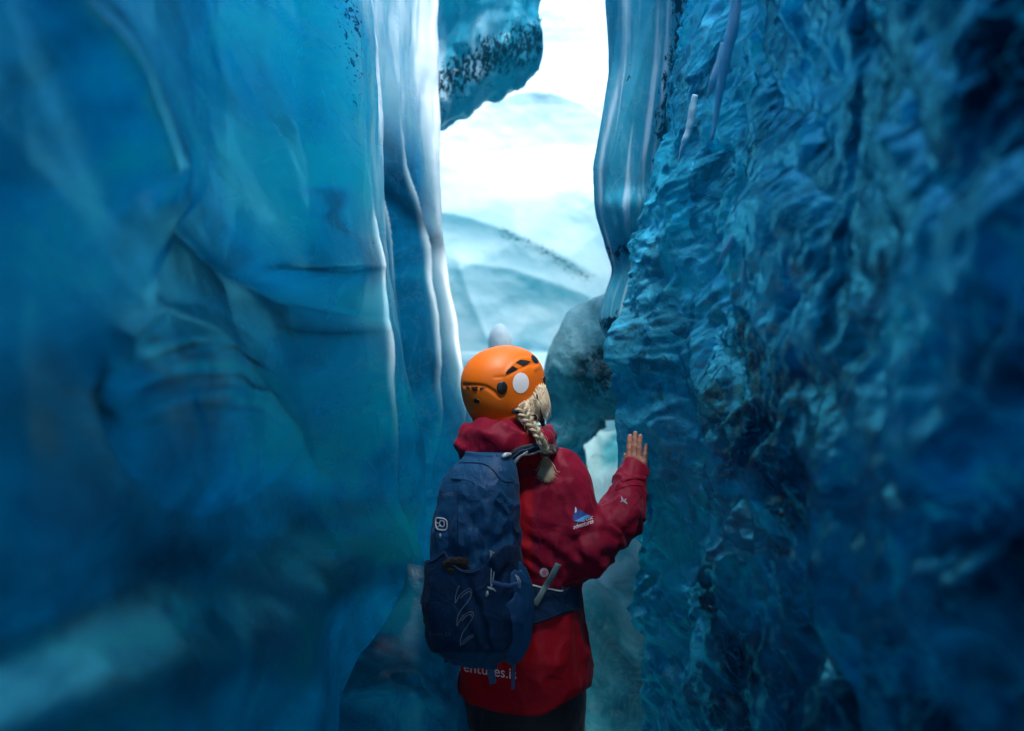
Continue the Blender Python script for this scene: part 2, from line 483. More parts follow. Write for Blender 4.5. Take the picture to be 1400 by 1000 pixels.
# --- left wall
crest_a = px_crest([(500, -400), (508, 0), (520, 70), (523, 200), (528, 330), (545, 420), (560, 500), (578, 620), (583, 700), (562, 770), (545, 830), (500, 1000), (460, 1300)], 3.6)
crest_b = px_crest([(585, -400), (596, 0), (598, 150), (604, 330), (626, 470), (648, 560), (660, 700), (650, 1000)], 4.4)
def left_wall():
    Y, Z = np.meshgrid(YS, ZS, indexing='ij')
    lean = -0.10 * np.clip(Z - 1.9, 0, 9) 
    st = [(-2.6, -0.8), (0.6, -0.56), (1.1, -0.55), (1.75, -0.58), (2.3, -0.62), (2.9, -0.60), (3.58, crest_a), (3.62, lambda z: crest_a(z) - 0.02), (3.95, lambda z: crest_a(z) - 0.14),
          (4.4, crest_b), (4.46, lambda z: crest_b(z) - 0.03), (4.8, lambda z: crest_b(z) - 0.5), (6.0, -1.5), (8.9, -1.9)]
    X = stations(Y, Z, st)
    w = sstep(3.3, 2.6, Y)
    X = X + lean * w
    cx = 700 - 0.55 * F / np.clip(Y, 0.3, 9); cy = 500 - (Z - CAMZ) * F / np.clip(Y, 0.3, 9)
    s = np.clip(Y, 0.5, 4.0) / 2.2
    near = sstep(0.5, 0.8, Y) * sstep(3.55, 3.2, Y)
    def crest(pts, amp, wl, wr, tap=0.25):
        d, sd, al = poly_dist(cx, cy, pts)
        wd = np.where(sd > 0, wr, wl)
        env = sstep(0, tap, al) * sstep(1, 1 - tap, al)
        return amp * np.exp(-(d / wd)) * env * near
    h = 0
    h = h + crest([(60, -140), (105, 0), (160, 120), (205, 235), (235, 290)], 0.035, 60, 26)
    h = h + crest([(120, -40), (168, 100), (210, 200), (272, 292)], 0.03, 30, 60)
    h = h + crest([(272, 292), (340, 350), (430, 410), (545, 470)], -0.05, 26, 40, 0.1)
    h = h + crest([(400, 372), (470, 365), (548, 362)], 0.03, 16, 14)
    # shell-shaped bulge
    e = np.sqrt(((cx - 285) / 150) ** 2 + ((cy - 560) / 145) ** 2)
    h = h + 0.05 * np.clip(1 - e * e, 0, 1) * near
    h = h + crest([(140, 545), (165, 460), (222, 422), (300, 455), (360, 510), (425, 590), (445, 680)], 0.03, 20, 60, 0.12)
    ra = np.sqrt(((cx - 290) / 1.1) ** 2 + (cy - 735) ** 2) + 9 * fbm(cx / 120, cy / 70, 0.5, 3)
    st_ = (np.sin(ra / 6.5) + 0.7 * np.sin(ra / 3.1 + 1.0 + cx / 60)) * np.clip(0.5 + 1.2 * fbm(cx / 110, ra / 16, 2.5, 2), 0, 1) * sstep(165, 195, ra) * sstep(300, 285, ra) * sstep(650, 600, cy) * sstep(150, 185, cx) * sstep(430, 350, cx)
    h = h + 0.0018 * st_ * near
    # ledge behind the person and the low shelf by the camera
    edge = np.interp(cx, [300, 355, 420, 470, 520, 575, 640], [860, 800, 748, 722, 700, 690, 680])
    h = h + (0.13 * sstep(-50, 80, cy - edge) - 0.06 * sstep(60, 240, cy - edge)) * sstep(300, 400, cx) * sstep(3.65, 3.3, Y)
    edge2 = np.interp(cx, [-120, 0, 100, 200, 290, 360, 420], [950, 905, 868, 832, 838, 850, 900])
    h = h + 0.08 * sstep(-48, 90, cy - edge2) * sstep(500, 360, cx) * sstep(0.5, 0.8, Y)
    # large scallops, undulation and running-water flutes
    sc = facets(Y * 0.9 + 3.3 + 0.3 * Z, Z * 1.7 + 0.4, Y * 0 + 0.5)
    h = h - 0.05 * (0.35 - sc) * near
    h = h + 0.035 * fbm(Y * 0.7 + 0.35 * Z, Z * 1.3, 3.0, 3) * near
    h = h + 0.006 * fbm(Y * 1.3 + 0.8 * Z, Z * 3.2, 7.0, 4)
    fin = sstep(3.2, 3.5, Y)
    wv = Y + 0.05 * np.sin(Z * 2.3) + 0.03 * np.sin(Z * 5.1 + 1) + 0.05 * fbm(Z * 1.5, Y * 0.5, 12.0, 2)
    ribs = np.zeros_like(Y)
    for yc, am, wd in ((3.36, 0.035, 0.035), (3.78, 0.05, 0.03), (3.98, 0.06, 0.035), (4.16, 0.05, 0.03), (4.30, 0.03, 0.02), (4.56, 0.10, 0.04), (4.75, 0.12, 0.05)):
        e_ = np.exp(-np.abs(wv - yc) / wd) * (0.55 + 0.45 * np.sin(Z * 1.9 + yc * 7)); ribs = np.maximum(ribs, e_ * (yc > 3.3)); h = h + am * e_
    h = h + fin * (0.022 * fbm(Y * 7, Z * 1.3, 11.0, 3) + 0.008 * fbm(Y * 20, Z * 2.6, 2.0, 3))
    X = X + h
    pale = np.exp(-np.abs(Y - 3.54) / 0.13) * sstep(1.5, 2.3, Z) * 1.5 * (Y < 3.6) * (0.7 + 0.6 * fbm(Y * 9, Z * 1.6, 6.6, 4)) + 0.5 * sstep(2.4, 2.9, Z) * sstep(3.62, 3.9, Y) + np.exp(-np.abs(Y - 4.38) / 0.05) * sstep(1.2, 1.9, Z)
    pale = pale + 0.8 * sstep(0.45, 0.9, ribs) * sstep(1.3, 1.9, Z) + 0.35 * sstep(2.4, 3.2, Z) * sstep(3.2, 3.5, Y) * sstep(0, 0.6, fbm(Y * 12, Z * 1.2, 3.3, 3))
    pale = pale + (0.9 * np.exp(-(poly_dist(cx, cy, [(60, -140), (105, 0), (160, 120), (205, 235), (235, 290)])[0] / 7)) + 0.5 * np.exp(-(poly_dist(cx, cy, [(168, 100), (210, 200), (272, 292)])[0] / 6)) + 0.3 * np.exp(-(poly_dist(cx, cy, [(150, 500), (165, 460), (222, 422), (300, 455), (360, 510), (425, 590)])[0] / 8))) * near * (0.6 + 0.6 * fbm(cx / 20, cy / 40, 2.0, 3))  # crest lines painted pale, as edges catching light
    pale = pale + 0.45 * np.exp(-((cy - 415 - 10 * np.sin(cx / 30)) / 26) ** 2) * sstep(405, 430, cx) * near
    dirt = 0.85 * np.exp(-((cx - 478) / 16) ** 2) * sstep(300, 40, cy) * near + 0.3 * np.exp(-((cy - 330) / 60) ** 2) * sstep(400, 470, cx) * near
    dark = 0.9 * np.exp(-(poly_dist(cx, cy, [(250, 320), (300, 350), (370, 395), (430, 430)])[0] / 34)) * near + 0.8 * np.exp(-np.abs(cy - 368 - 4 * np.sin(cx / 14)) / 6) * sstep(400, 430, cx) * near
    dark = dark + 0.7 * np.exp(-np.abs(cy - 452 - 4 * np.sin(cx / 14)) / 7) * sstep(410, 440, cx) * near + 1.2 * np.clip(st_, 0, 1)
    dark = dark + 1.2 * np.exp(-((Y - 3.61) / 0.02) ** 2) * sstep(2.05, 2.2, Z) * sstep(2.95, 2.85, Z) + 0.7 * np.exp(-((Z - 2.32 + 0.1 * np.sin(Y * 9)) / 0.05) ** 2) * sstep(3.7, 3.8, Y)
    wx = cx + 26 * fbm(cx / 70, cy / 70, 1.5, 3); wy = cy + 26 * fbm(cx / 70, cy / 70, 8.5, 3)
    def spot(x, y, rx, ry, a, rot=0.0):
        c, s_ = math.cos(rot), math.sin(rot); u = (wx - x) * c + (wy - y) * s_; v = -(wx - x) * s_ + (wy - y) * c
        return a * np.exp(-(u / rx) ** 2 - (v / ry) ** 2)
    cloud_and_light = (spot(430, 235, 95, 120, 0.75) + spot(150, 225, 40, 40, 0.5) + spot(470, 110, 60, 60, 0.2) + spot(290, 495, 120, 26, 0.6, 0.25) + spot(395, 560, 60, 90, 0.35) + spot(300, 425, 90, 18, 0.3, 0.3)  # ice banding, with lit and shaded parts of the relief painted in
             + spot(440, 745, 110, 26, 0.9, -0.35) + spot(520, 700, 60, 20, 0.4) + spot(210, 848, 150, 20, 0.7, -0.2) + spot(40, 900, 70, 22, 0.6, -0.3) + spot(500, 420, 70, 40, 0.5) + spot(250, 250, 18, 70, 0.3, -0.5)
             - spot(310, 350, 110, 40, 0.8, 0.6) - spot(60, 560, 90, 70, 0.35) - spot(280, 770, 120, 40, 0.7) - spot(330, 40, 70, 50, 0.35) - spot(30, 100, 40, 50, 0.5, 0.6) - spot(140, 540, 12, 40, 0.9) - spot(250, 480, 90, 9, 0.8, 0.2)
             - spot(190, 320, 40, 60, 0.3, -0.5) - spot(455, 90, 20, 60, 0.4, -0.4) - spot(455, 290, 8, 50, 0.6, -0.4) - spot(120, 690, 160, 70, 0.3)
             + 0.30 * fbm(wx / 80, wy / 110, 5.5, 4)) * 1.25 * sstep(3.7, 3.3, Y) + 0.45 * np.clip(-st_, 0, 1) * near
    me = solid_sheet('ice_wall', X.astype(np.float32), Y, Z, (-1.6, 0, 0), {'cloud_and_light': cloud_and_light, 'pale': pale, 'dirt': dirt, 'dark': dark})
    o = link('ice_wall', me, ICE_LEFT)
    o['kind'] = 'thing'
    tag(o, 'smooth teal ice wall with pale fins and shell-shaped bulge, left of the person', 'ice wall')
    return o
left_wall()

# --- right wall
crest_r = px_crest([(985, -500), (945, 0), (905, 200), (882, 300), (856, 400), (840, 445), (846, 480), (836, 560), (843, 640), (866, 680), (856, 760), (860, 850), (872, 930), (880, 1000), (890, 1300)], 3.45)
def right_x(Y, Z):
    st = [(-2.6, 0.85), (0.6, 0.53), (1.2, 0.50), (2.0, 0.53), (2.7, 0.56), (3.1, 0.53), (3.45, crest_r), (3.5, lambda z: crest_r(z) + 0.03), (3.8, lambda z: crest_r(z) + 0.3), (5.0, 1.2), (8.9, 1.9)]
    X = stations(Y, Z, st)
    X = X + 0.10 * np.clip(Z - 2.0, 0, 9) * sstep(3.4, 2.8, Y)
    hnd = np.exp(-((Z - 1.40) / 0.14) ** 4)
    X = X + (0.035 * fbm(Z * 7, Y * 2, 3.3, 4) - 0.03 * np.abs(perlin(Z * 4.3, Y * 0.5, 7.7))) * (1 - hnd) * np.exp(-((Y - 3.45) / 0.22) ** 2)
    ed = 0.25 + 0.75 * np.maximum(sstep(0.0, 0.35, np.abs(Y - 3.42)), 0.7 * (1 - hnd))
    wz = fbm(Y * 2.2, Z * 1.6, 4.0, 2) * 0.5
    big = facets(Y * 1.5 + wz, Z * 2.6 + wz - 0.5 * Y, Y * 0 + 2.2, 5)
    mid = facets(Y * 3.2 + 2 * wz, Z * 6.0 + 2 * wz - 1.2 * Y, Y * 0 + 1.2, 9)
    sml = facets(Y * 8.0 + 3 * wz, Z * 15.0 - 3 * wz, Y * 0 + 4.2, 11)
    clear = sstep(2.0, 2.7, Y)
    wq = 0.10 * fbm(Y * 3, Z * 3, 61.0, 3)
    pl = planes(Y * 0.55 + wq, Z + wq, 3.6, 71) - 0.5 + 0.45 * (planes(Y * 0.55 + 1.7 * wq, Z - wq, 9.0, 73) - 0.5)
    sml = sml * (1 - 0.75 * clear) + 0.3 * 0.75 * clear
    soft = sstep(3.0, 2.2, Z + 0 * Y)
    h = (0.10 * (big - 0.35) + (0.045 * (mid - 0.3) + 0.016 * (sml - 0.3)) * (0.4 + 0.6 * soft)) * ed
    h = h + 0.055 * pl * clear * ed - 0.05 * fbm(Y * 1.3, Z * 1.0, 9.0, 3) * ed - 0.010 * fbm(Y * 3.5, Z * 7, 1.0, 4, ridge=True) * ed
    return X + h, big, mid
def right_wall():
    Y, Z = np.meshgrid(YS, ZS, indexing='ij')
    X, big, mid = right_x(Y, Z)
    cx = 700 + 0.52 * F / np.clip(Y, 0.3, 9); cy = 500 - (Z - CAMZ) * F / np.clip(Y, 0.3, 9)
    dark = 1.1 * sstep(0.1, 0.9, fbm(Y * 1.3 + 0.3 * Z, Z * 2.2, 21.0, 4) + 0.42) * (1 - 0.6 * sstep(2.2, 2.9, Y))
    pale = 0.5 * sstep(2.6, 3.6, Z) * sstep(2.4, 3.2, Y)
    pale = pale + 0.9 * sstep(0.55, 1.15, fbm(Y * 6 + Z, Z * 3.2, 31.0, 4, ridge=True)) * sstep(1.9, 2.9, Y)
    pale = pale + 1.3 * sstep(0.1, 0.6, fbm(Y * 7, Z * 1.7 + Y, 51.0, 4)) * sstep(2.35, 2.9, Y) * sstep(1.75, 2.4, Z)  # pale streaks paint bright glints onto the clear ice
    dirt = 0.7 * np.exp(-((Y - 3.42) / 0.06) ** 2) * sstep(1.7, 2.1, Z)
    cloud_and_light = 0.75 * fbm(Y * 1.1 + 0.4 * Z, Z * 1.8 - 0.8 * Y, 41.0, 4) + 0.55 * fbm(Y * 2.5, Z * 5, 43.0, 3) + 0.5 * np.exp(-((cy - 165 + 0.45 * (cx - 1150)) / 50) ** 2) * sstep(1000, 1100, cx) + 1.0 * sstep(2.1, 2.9, Y) - 0.15  # cloudy noise, plus brightness painted in around the hand
    me = solid_sheet('ice_wall', X.astype(np.float32), Y, Z, (1.6, 0, 0), {'cloud_and_light': cloud_and_light, 'pale': pale, 'dirt': dirt, 'dark': dark}, flip=True)
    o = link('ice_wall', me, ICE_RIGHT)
    o['kind'] = 'thing'
    tag(o, 'crumpled glassy dark blue ice wall touched by the person, on the right', 'ice wall')
right_wall()

# --- far wall
def far_wall():
    xs = np.linspace(-2.6, 2.6, 420); zs = np.linspace(-0.3, 5.6, 420)
    X, Z = np.meshgrid(xs, zs, indexing='ij')
    d = 6.7
    cx = 700 + X * F / d; cy = 500 - (Z - CAMZ) * F / d
    # profile in height: ledge, undercut, face leaning back, shelf, further slope
    arch = 3.62 - 0.25 * (X - 0.15) ** 2 * 3 + 0.04 * fbm(X * 2, 0, 0.3, 3)
    low = np.interp(Z, [-0.3, 1.2, 1.62, 1.70, 1.76, 2.2, 2.7, 3.5], [6.3, 6.3, 6.25, 6.32, 6.60, 6.66, 6.76, 7.0])
    hi = 8.0 + 0.25 * (Z - 3.6)
    t = sstep(-0.03, 0.05, Z - arch)
    Yb = low * (1 - t) + hi * t
    def crest(pts, amp, wl, wr, tap=0.2):
        dd, sd, al = poly_dist(cx, cy, pts)
        return amp * np.exp(-dd / np.where(sd > 0, wr, wl)) * sstep(-0.01, tap, al) * sstep(1.01, 1 - tap, al)
    h = crest([(560, 285), (620, 292), (690, 318), (760, 350), (840, 392)], 0.10, 60, 34)
    h = h + crest([(600, 350), (640, 362), (700, 372), (770, 395), (850, 425)], 0.07, 30, 50)
    h = h + crest([(618, 330), (640, 400), (665, 460), (700, 500)], 0.08, 36, 36)
    h = h + 0.10 * fbm(X * 1.0, Z * 1.0, 5.0, 2) + 0.008 * fbm(X * 5, Z * 7, 8.0, 4)
    h = h + 0.08 * (facets(X * 1.6 + 9, Z * 1.6, X * 0 + 0.4, 21) - 0.35)
    Y = Yb - h
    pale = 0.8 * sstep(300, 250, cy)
    dirt = 0.7 * np.exp(-(poly_dist(cx, cy, [(690, 322), (740, 345), (800, 382)])[0] / 14)) + 0.3 * np.exp(-(poly_dist(cx, cy, [(640, 368), (700, 378), (780, 400)])[0] / 5))
    dark = 0.35 * np.exp(-(poly_dist(cx, cy, [(690, 322), (740, 345), (800, 382)])[0] / 14))
    me = solid_sheet('ice_wall', X, Y.astype(np.float32), Z, (0, 1.8, 0), {'pale': pale, 'dirt': dirt, 'dark': dark}, flip=True)
    o = link('ice_wall', me, ICE_BACK)
    o['kind'] = 'thing'
    tag(o, 'bright white layered ice wall in daylight at the far end of the passage', 'ice wall')
far_wall()

# --- floor
def floor():
    xs = np.linspace(-3.2, 3.2, 260); ys = np.concatenate([np.linspace(-3, 2.5, 40), np.linspace(2.55, 9.6, 420)])
    X, Y = np.meshgrid(xs, ys, indexing='ij')
    Z = np.interp(Y, [-3, 4.3, 4.9, 5.6, 6.1, 6.5, 9.6], [0, 0, 0.22, 0.72, 1.25, 1.45, 1.5])
    Z = Z + 0.10 * fbm(X * 1.6, Y * 1.2, 2.0, 3) * sstep(3.5, 5, Y) + 0.02 * fbm(X * 6, Y * 5, 3.0, 4)
    Z = Z + (0.16 * (0.35 - facets(X * 3.2, Y * 2.0, X * 0 + 0.5, 31)) + 0.09 * (planes(X * 1.0 + 0.1 * fbm(X * 3, Y * 3, 2.0, 2), Y * 0.8, 3.0, 33) - 0.5)) * sstep(3.8, 4.8, Y)
    pale = 0.75 * sstep(4.9, 5.8, Y + 0.35 * fbm(X * 3, Y * 3, 4.0, 4)) * sstep(-0.5, 0.25, fbm(X * 5, Y * 5, 14.0, 4))
    me = np_mesh('ice_floor', np.stack([X, Y, Z], -1).reshape(-1, 3), grid_quads(len(xs), len(ys), True), {'pale': pale})
    o = link('ice_floor', me, ICE_FLOOR); o['kind'] = 'structure'
floor()

# --- unseen roof added to shade the near passage, curving down behind the camera
ROOF_Y = 1.3
def roof():
    xs = np.linspace(-1.7, 1.7, 60); u = np.linspace(0, 1, 80)
    X, U = np.meshgrid(xs, u, indexing='ij')
    Y = np.interp(U, [0, 0.3, 0.4, 1], [-2.45, -2.4, -2.0, ROOF_Y])
    Z = np.interp(U, [0, 0.3, 0.45, 1], [2.3, 3.2, 3.9, 4.3])
    Z = Z + 0.12 * fbm(X * 1.3, Y * 1.3, 6.0, 3)
    me = solid_sheet('shade_roof', X, Y, Z, (0, 0, 1.0), None, flip=False)
    o = link('shade_roof', me, ICE_LEFT); o['kind'] = 'structure'
roof()

# --- the glacier sheet outside, unseen, added to block low sky light from the walls
def sky_block():
    for sg in (-1, 1):
        ys = np.linspace(-14, 40, 90); u = np.linspace(0, 1, 50) ** 2
        Y, U = np.meshgrid(ys, u, indexing='ij')
        inner = np.interp(Y, [-14, 4.4, 5.5, 8.8, 40], [1.75, 1.75, 2.6, 3.3, 3.3])
        X = sg * (inner + U * 40)
        Z = 3.05 + 0.3 * fbm(X * 0.4, Y * 0.4, 3.0, 3) * sstep(3, 6, np.abs(X))
        me = np_mesh('sky_block_sheet', np.stack([X, Y, Z], -1).reshape(-1, 3), grid_quads(90, 50, sg > 0))
        o = link('sky_block_sheet', me, SNOW); o['kind'] = 'structure'
sky_block()

# ------------------------------------------------------------------ separate bodies of ice
def pillar():
    d = 3.9
    rows = [(-700, 842, 990), (-200, 832, 965), (0, 827, 950), (60, 830, 945), (100, 830, 940), (160, 821, 935), (230, 811, 925), (290, 813, 918), (340, 826, 905), (370, 838, 895), (410, 824, 885), (440, 818, 880), (470, 834, 890), (560, 850, 920)]
    z = np.array([CAMZ - (r - 500) / F * d for r, a, b in rows]); l = np.array([(a - 700) / F * d for r, a, b in rows]); rr = np.array([(b - 700) / F * d for r, a, b in rows])
    o = np.argsort(z); z, l, rr = z[o], l[o], rr[o]
    zs = np.linspace(1.55, 5.0, 560); th = np.linspace(0, 2 * math.pi, 200, endpoint=False)
    Z, T = np.meshgrid(zs, th, indexing='ij')
    ker = np.exp(-np.linspace(-2, 2, 21) ** 2); ker /= ker.sum()
    def smooth(a):
        b = np.interp(zs, z, a); return np.convolve(np.pad(b, 10, 'edge'), ker, 'valid')
    L, R = smooth(l)[:, None], smooth(rr)[:, None]
    r = (R - L) / 2; cxx = (R + L) / 2
    rad = np.ones_like(Z)
    row = 500 - (Z - CAMZ) * F / d
    # twisting ribs that run down the column
    for a0, tw, amp, wd in ((3.5, 0.55, 0.10, 0.16), (4.25, 0.75, 0.16, 0.20), (4.9, 0.95, 0.12, 0.2), (5.6, 0.6, 0.10, 0.3), (2.6, 0.5, 0.1, 0.25)):
        a = a0 + tw * (Z - 2.6) + 0.12 * np.sin(Z * 3.1 + a0)
        dd = np.abs((T - a + math.pi) % (2 * math.pi) - math.pi)
        rad += amp * np.exp(-dd / wd)
    rad += 0.05 * fbm(np.cos(T) * 1.4, np.sin(T) * 1.4, Z * 1.3, 3) + 0.02 * fbm(np.cos(T) * 4, np.sin(T) * 4, Z * 2.5, 3)
    # the glassy lobe half way down
    lob = np.exp(-((row - 302) / 30) ** 4) * np.exp(-((T - 4.75) / 0.75) ** 4)
    rad += 0.30 * lob * (1 + 0.3 * fbm(np.cos(T) * 3, np.sin(T) * 3, Z * 8, 2))
    rad += 0.10 * (0.3 - facets(np.cos(T) * 2.2 + 7, np.sin(T) * 2.2, Z * 4.5, 77)) * sstep(2.5, 2.2, Z) + 0.03 * np.sin(T * 9 + Z * 5 + 2 * fbm(Z * 2, T, 1.0, 2)) * sstep(2.3, 2.7, Z) * (T > 4.6)
    rad *= 0.93
    X = cxx + r * rad * np.cos(T); Y = d + r * 0.9 * rad * np.sin(T)
    n = len(zs); m = len(th)
    V = np.concatenate([np.stack([X, Y, Z], -1).reshape(-1, 3), [[cxx[0, 0], d, zs[0]], [cxx[-1, 0], d, zs[-1]]]])
    Q = grid_quads(n, m, True, True)
    j = np.arange(0, m, 2)
    Q = np.concatenate([Q, np.stack([np.full(len(j), n * m), j, j + 1, (j + 2) % m], -1), np.stack([np.full(len(j), n * m + 1), (n - 1) * m + (j + 2) % m, (n - 1) * m + j + 1, (n - 1) * m + j], -1)])
    dirt = 0.95 * np.exp(-((T - 5.25 - 0.1 * np.sin(Z * 9)) / 0.28) ** 2) * sstep(2.3, 2.6, Z) + 0.25 * np.exp(-((T - 4.2) / 0.5) ** 2) + 0.6 * np.exp(-((row - 345) / 14) ** 2) + 0.9 * np.exp(-((row - 445) / 14) ** 2)
    pale = 0.6 * np.exp(-((T - 3.75 - 0.5 * (Z - 2.6) - 0.1 * np.sin(Z * 7)) / 0.12) ** 2) * np.clip(0.6 + 1.2 * fbm(Z * 3.3, T * 2, 9.0, 3), 0, 1) + 0.5 * sstep(0.1, 0.5, fbm(T * 6, Z * 1.2, 4.4, 4)) * (T > 4) + 0.5 * np.exp(-((T - 5.9) / 0.4) ** 2)
    z2 = lambda a: np.concatenate([a.ravel(), [0, 0]])
    me = np_mesh('ice_pillar', V, Q, {'dirt': z2(dirt), 'pale': z2(pale), 'dark': z2(0 * pale)})
    o = link('ice_pillar', me, ICE_PILLAR)
    o['kind'] = 'thing'
    tag(o, 'polished grit-specked ice column hanging above the hand, right edge of the bright gap', 'ice pillar')
pillar()

def blob(name, label, cat, mat, c, r, h, amp, fs, attrs=None, seed=3, tilt=None, facet=0.0, ff=8.0):
    R = None
    if tilt is not None:
        R = np.array(Matrix.Rotation(tilt[0], 3, tilt[1]))
    def fn(X, Y, Z):
        d = ell(X, Y, Z, c, r, R)
        d = d + amp * fbm(X * fs + seed, Y * fs, Z * fs, 4)
        if facet: d = d - facet * (facets(X * ff + seed, Y * ff, Z * ff, seed) - 0.3)
        return d
    m = max(r) + 3 * amp + 2 * facet + 0.03
    me = sdf_mesh(name, fn, np.subtract(c, m), np.add(c, m), h, attrs)
    o = link(name, me, mat)
    o['kind'] = 'thing'
    tag(o, label, cat)
    return o

# clear lump with a dark crackled core beside the bright gap
ICE_LUMP = ice_mat('crackled_clear_ice', [(0.34, (0.003, 0.05, 0.09)), (0.44, (0.01, 0.17, 0.27)), (0.52, (0.04, 0.34, 0.47)), (0.65, (0.14, 0.50, 0.63))],
                   (0.30, 0.70, 0.82), scale=5.0, distort=1.8, rough=(0.05, 0.2), bump=0.6, fine=30, fine_bump=0.3, vein=0.5, glow=0.3, glow_gamma=0.5, glow_gain=1.5, cells=4.0, glass=0.6, spec=0.5)
def boulder_fn(X, Y, Z):
    d = ell(X, Y, Z, at(806, 490, 4.95), (0.20, 0.22, 0.27))
    d = smin(d, ell(X, Y, Z, at(860, 470, 4.9), (0.2, 0.2, 0.34)), 0.1)
    d = smin(d, cone(X, Y, Z, at(808, 510, 4.95), at(768, 610, 5.05), 0.15, 0.06), 0.08)
    d = smin(d, cone(X, Y, Z, at(768, 610, 5.05), at(745, 760, 5.2), 0.06, 0.10), 0.05)
    w = 0.25 * fbm(X * 4, Y * 4, Z * 4, 2)
    low = sstep(1.86, 1.70, Z - 0.5 * (X - 0.34))
    return d + 0.05 * fbm(X * 4, Y * 4, Z * 3, 3) - (0.09 * (facets(X * 6 + w, Y * 6, Z * 4.5 + w, 13) - 0.3) + 0.012 * fbm(X * 22, Y * 22, Z * 14, 3, ridge=True)) * low
me = sdf_mesh('ice_boulder', boulder_fn, (0.0, 4.5, 0.3), (0.9, 5.5, 2.25), 0.012,
              {'pale': lambda x, y, z: 0.9 * sstep(1.62, 1.84, z - 0.6 * (x - 0.34)), 'dark': lambda x, y, z: 1.4 * sstep(-0.25, 0.3, fbm(x * 9, y * 9, z * 7, 3)) * np.exp(-((x - 0.42) / 0.14) ** 2 - ((z - 1.66) / 0.16) ** 2), 'dirt': lambda x, y, z: 1.15 * np.exp(-((x - 0.43) / 0.11) ** 2 - ((z - 1.66) / 0.15) ** 2)})
o = link('ice_boulder', me, ICE_LUMP); o['kind'] = 'thing'
tag(o, 'rounded clear ice boulder with dark crackled core, between the helmet and the right wall', 'ice boulder')
blob('ice_mound', 'small white rounded ice mound standing just behind the helmet', 'ice mound', ICE_BACK, at(684, 476, 6.1), (0.075, 0.08, 0.15), 0.01, 0.008, 6.0,
     {'pale': lambda x, y, z: np.ones_like(x)})
# ice hanging from the left above the gap, with frozen-in grit along its lower edge
def hang_fn(X, Y, Z):
    d = ell(X, Y, Z, at(636, -60, 5.0), (0.40, 0.5, 0.64))
    d = smin(d, cone(X, Y, Z, at(590, 140, 4.8), at(694, 72, 4.9), 0.13, 0.10), 0.30)
    d = smin(d, cone(X, Y, Z, at(700, 60, 4.9), at(716, -60, 4.95), 0.07, 0.10), 0.08)
    d = d + 0.03 * fbm(X * 3, Y * 3, Z * 2, 3) + 0.008 * np.sin((X * 1.0 - 0.25 * Z) * 2 * math.pi / 0.13 + 3 * fbm(X * 3, Y * 3, Z * 1.5, 2)) + 0.012 * fbm(X * 11, Y * 11, Z * 9, 3, ridge=True) - 0.015 * facets(X * 9, Y * 9, Z * 7, 5)
    return np.maximum(d, Z - 3.95)
me = sdf_mesh('hanging_ice', hang_fn, (-0.75, 4.2, 2.2), (0.35, 5.6, 4.0), 0.014,
              {'dirt': lambda x, y, z: 0.10 + 0.85 * np.exp(-((z - 3.12 - 0.55 * (x + 0.12)) / 0.12) ** 2), 'pale': lambda x, y, z: 0.7 * sstep(-0.2, 0.5, fbm(x * 6, y * 6, z * 1.5, 3)) * sstep(-0.02, -0.2, x),
               'dark': lambda x, y, z: 0.4 * np.exp(-((z - 3.12) / 0.10) ** 2) * sstep(-0.35, -0.2, x)})
o = link('hanging_ice', me, ICE_PILLAR); o['kind'] = 'thing'
tag(o, 'rugged ice mass hanging down from the upper left with black grit on its lower edge', 'hanging ice')

# faceted clear ice at the foot of the left wall
ICE_DARK = ice_mat('dark_clear_ice', [(0.34, (0.002, 0.07, 0.11)), (0.5, (0.005, 0.18, 0.27)), (0.62, (0.01, 0.32, 0.44)), (0.8, (0.05, 0.55, 0.68))],
                   (0.12, 0.5, 0.66), scale=4.0, distort=2.4, rough=(0.04, 0.14), bump=0.3, fine=26, fine_bump=0.1, vein=0.3, glow=0.5, glow_gain=2.4, glow_gamma=0.7, glass=0.6, spec=0.3)
def foot_fn(X, Y, Z):
    d = cone(X, Y, Z, at(588, 840, 3.25), at(470, 1130, 2.9), 0.10, 0.26)
    d = smin(d, cone(X, Y, Z, at(600, 930, 3.35), at(570, 1250, 3.2), 0.10, 0.2), 0.06)
    w = 0.3 * fbm(X * 3, Y * 3, Z * 3, 2)
    d = d - 0.16 * (facets(X * 4 + w, Y * 4, Z * 2.6 + w, 41) - 0.3) - 0.02 * (facets(X * 10 + w, Y * 10, Z * 6 + w, 43) - 0.3)
    return d + 0.004 * fbm(X * 9, Y * 9, Z * 6, 3)
me = sdf_mesh('ice_block', foot_fn, (-0.95, 2.5, -0.2), (-0.02, 3.8, 1.15), 0.012, {'dark': lambda x, y, z: 0.7 * sstep(0.0, 0.6, fbm(x * 4, y * 4, z * 2.5, 3)), 'pale': lambda x, y, z: 0 * x, 'dirt': lambda x, y, z: 0 * x})
o = link('ice_block', me, ICE_DARK); o['kind'] = 'thing'
tag(o, 'dark glassy faceted ice block at the foot of the left wall', 'ice block')

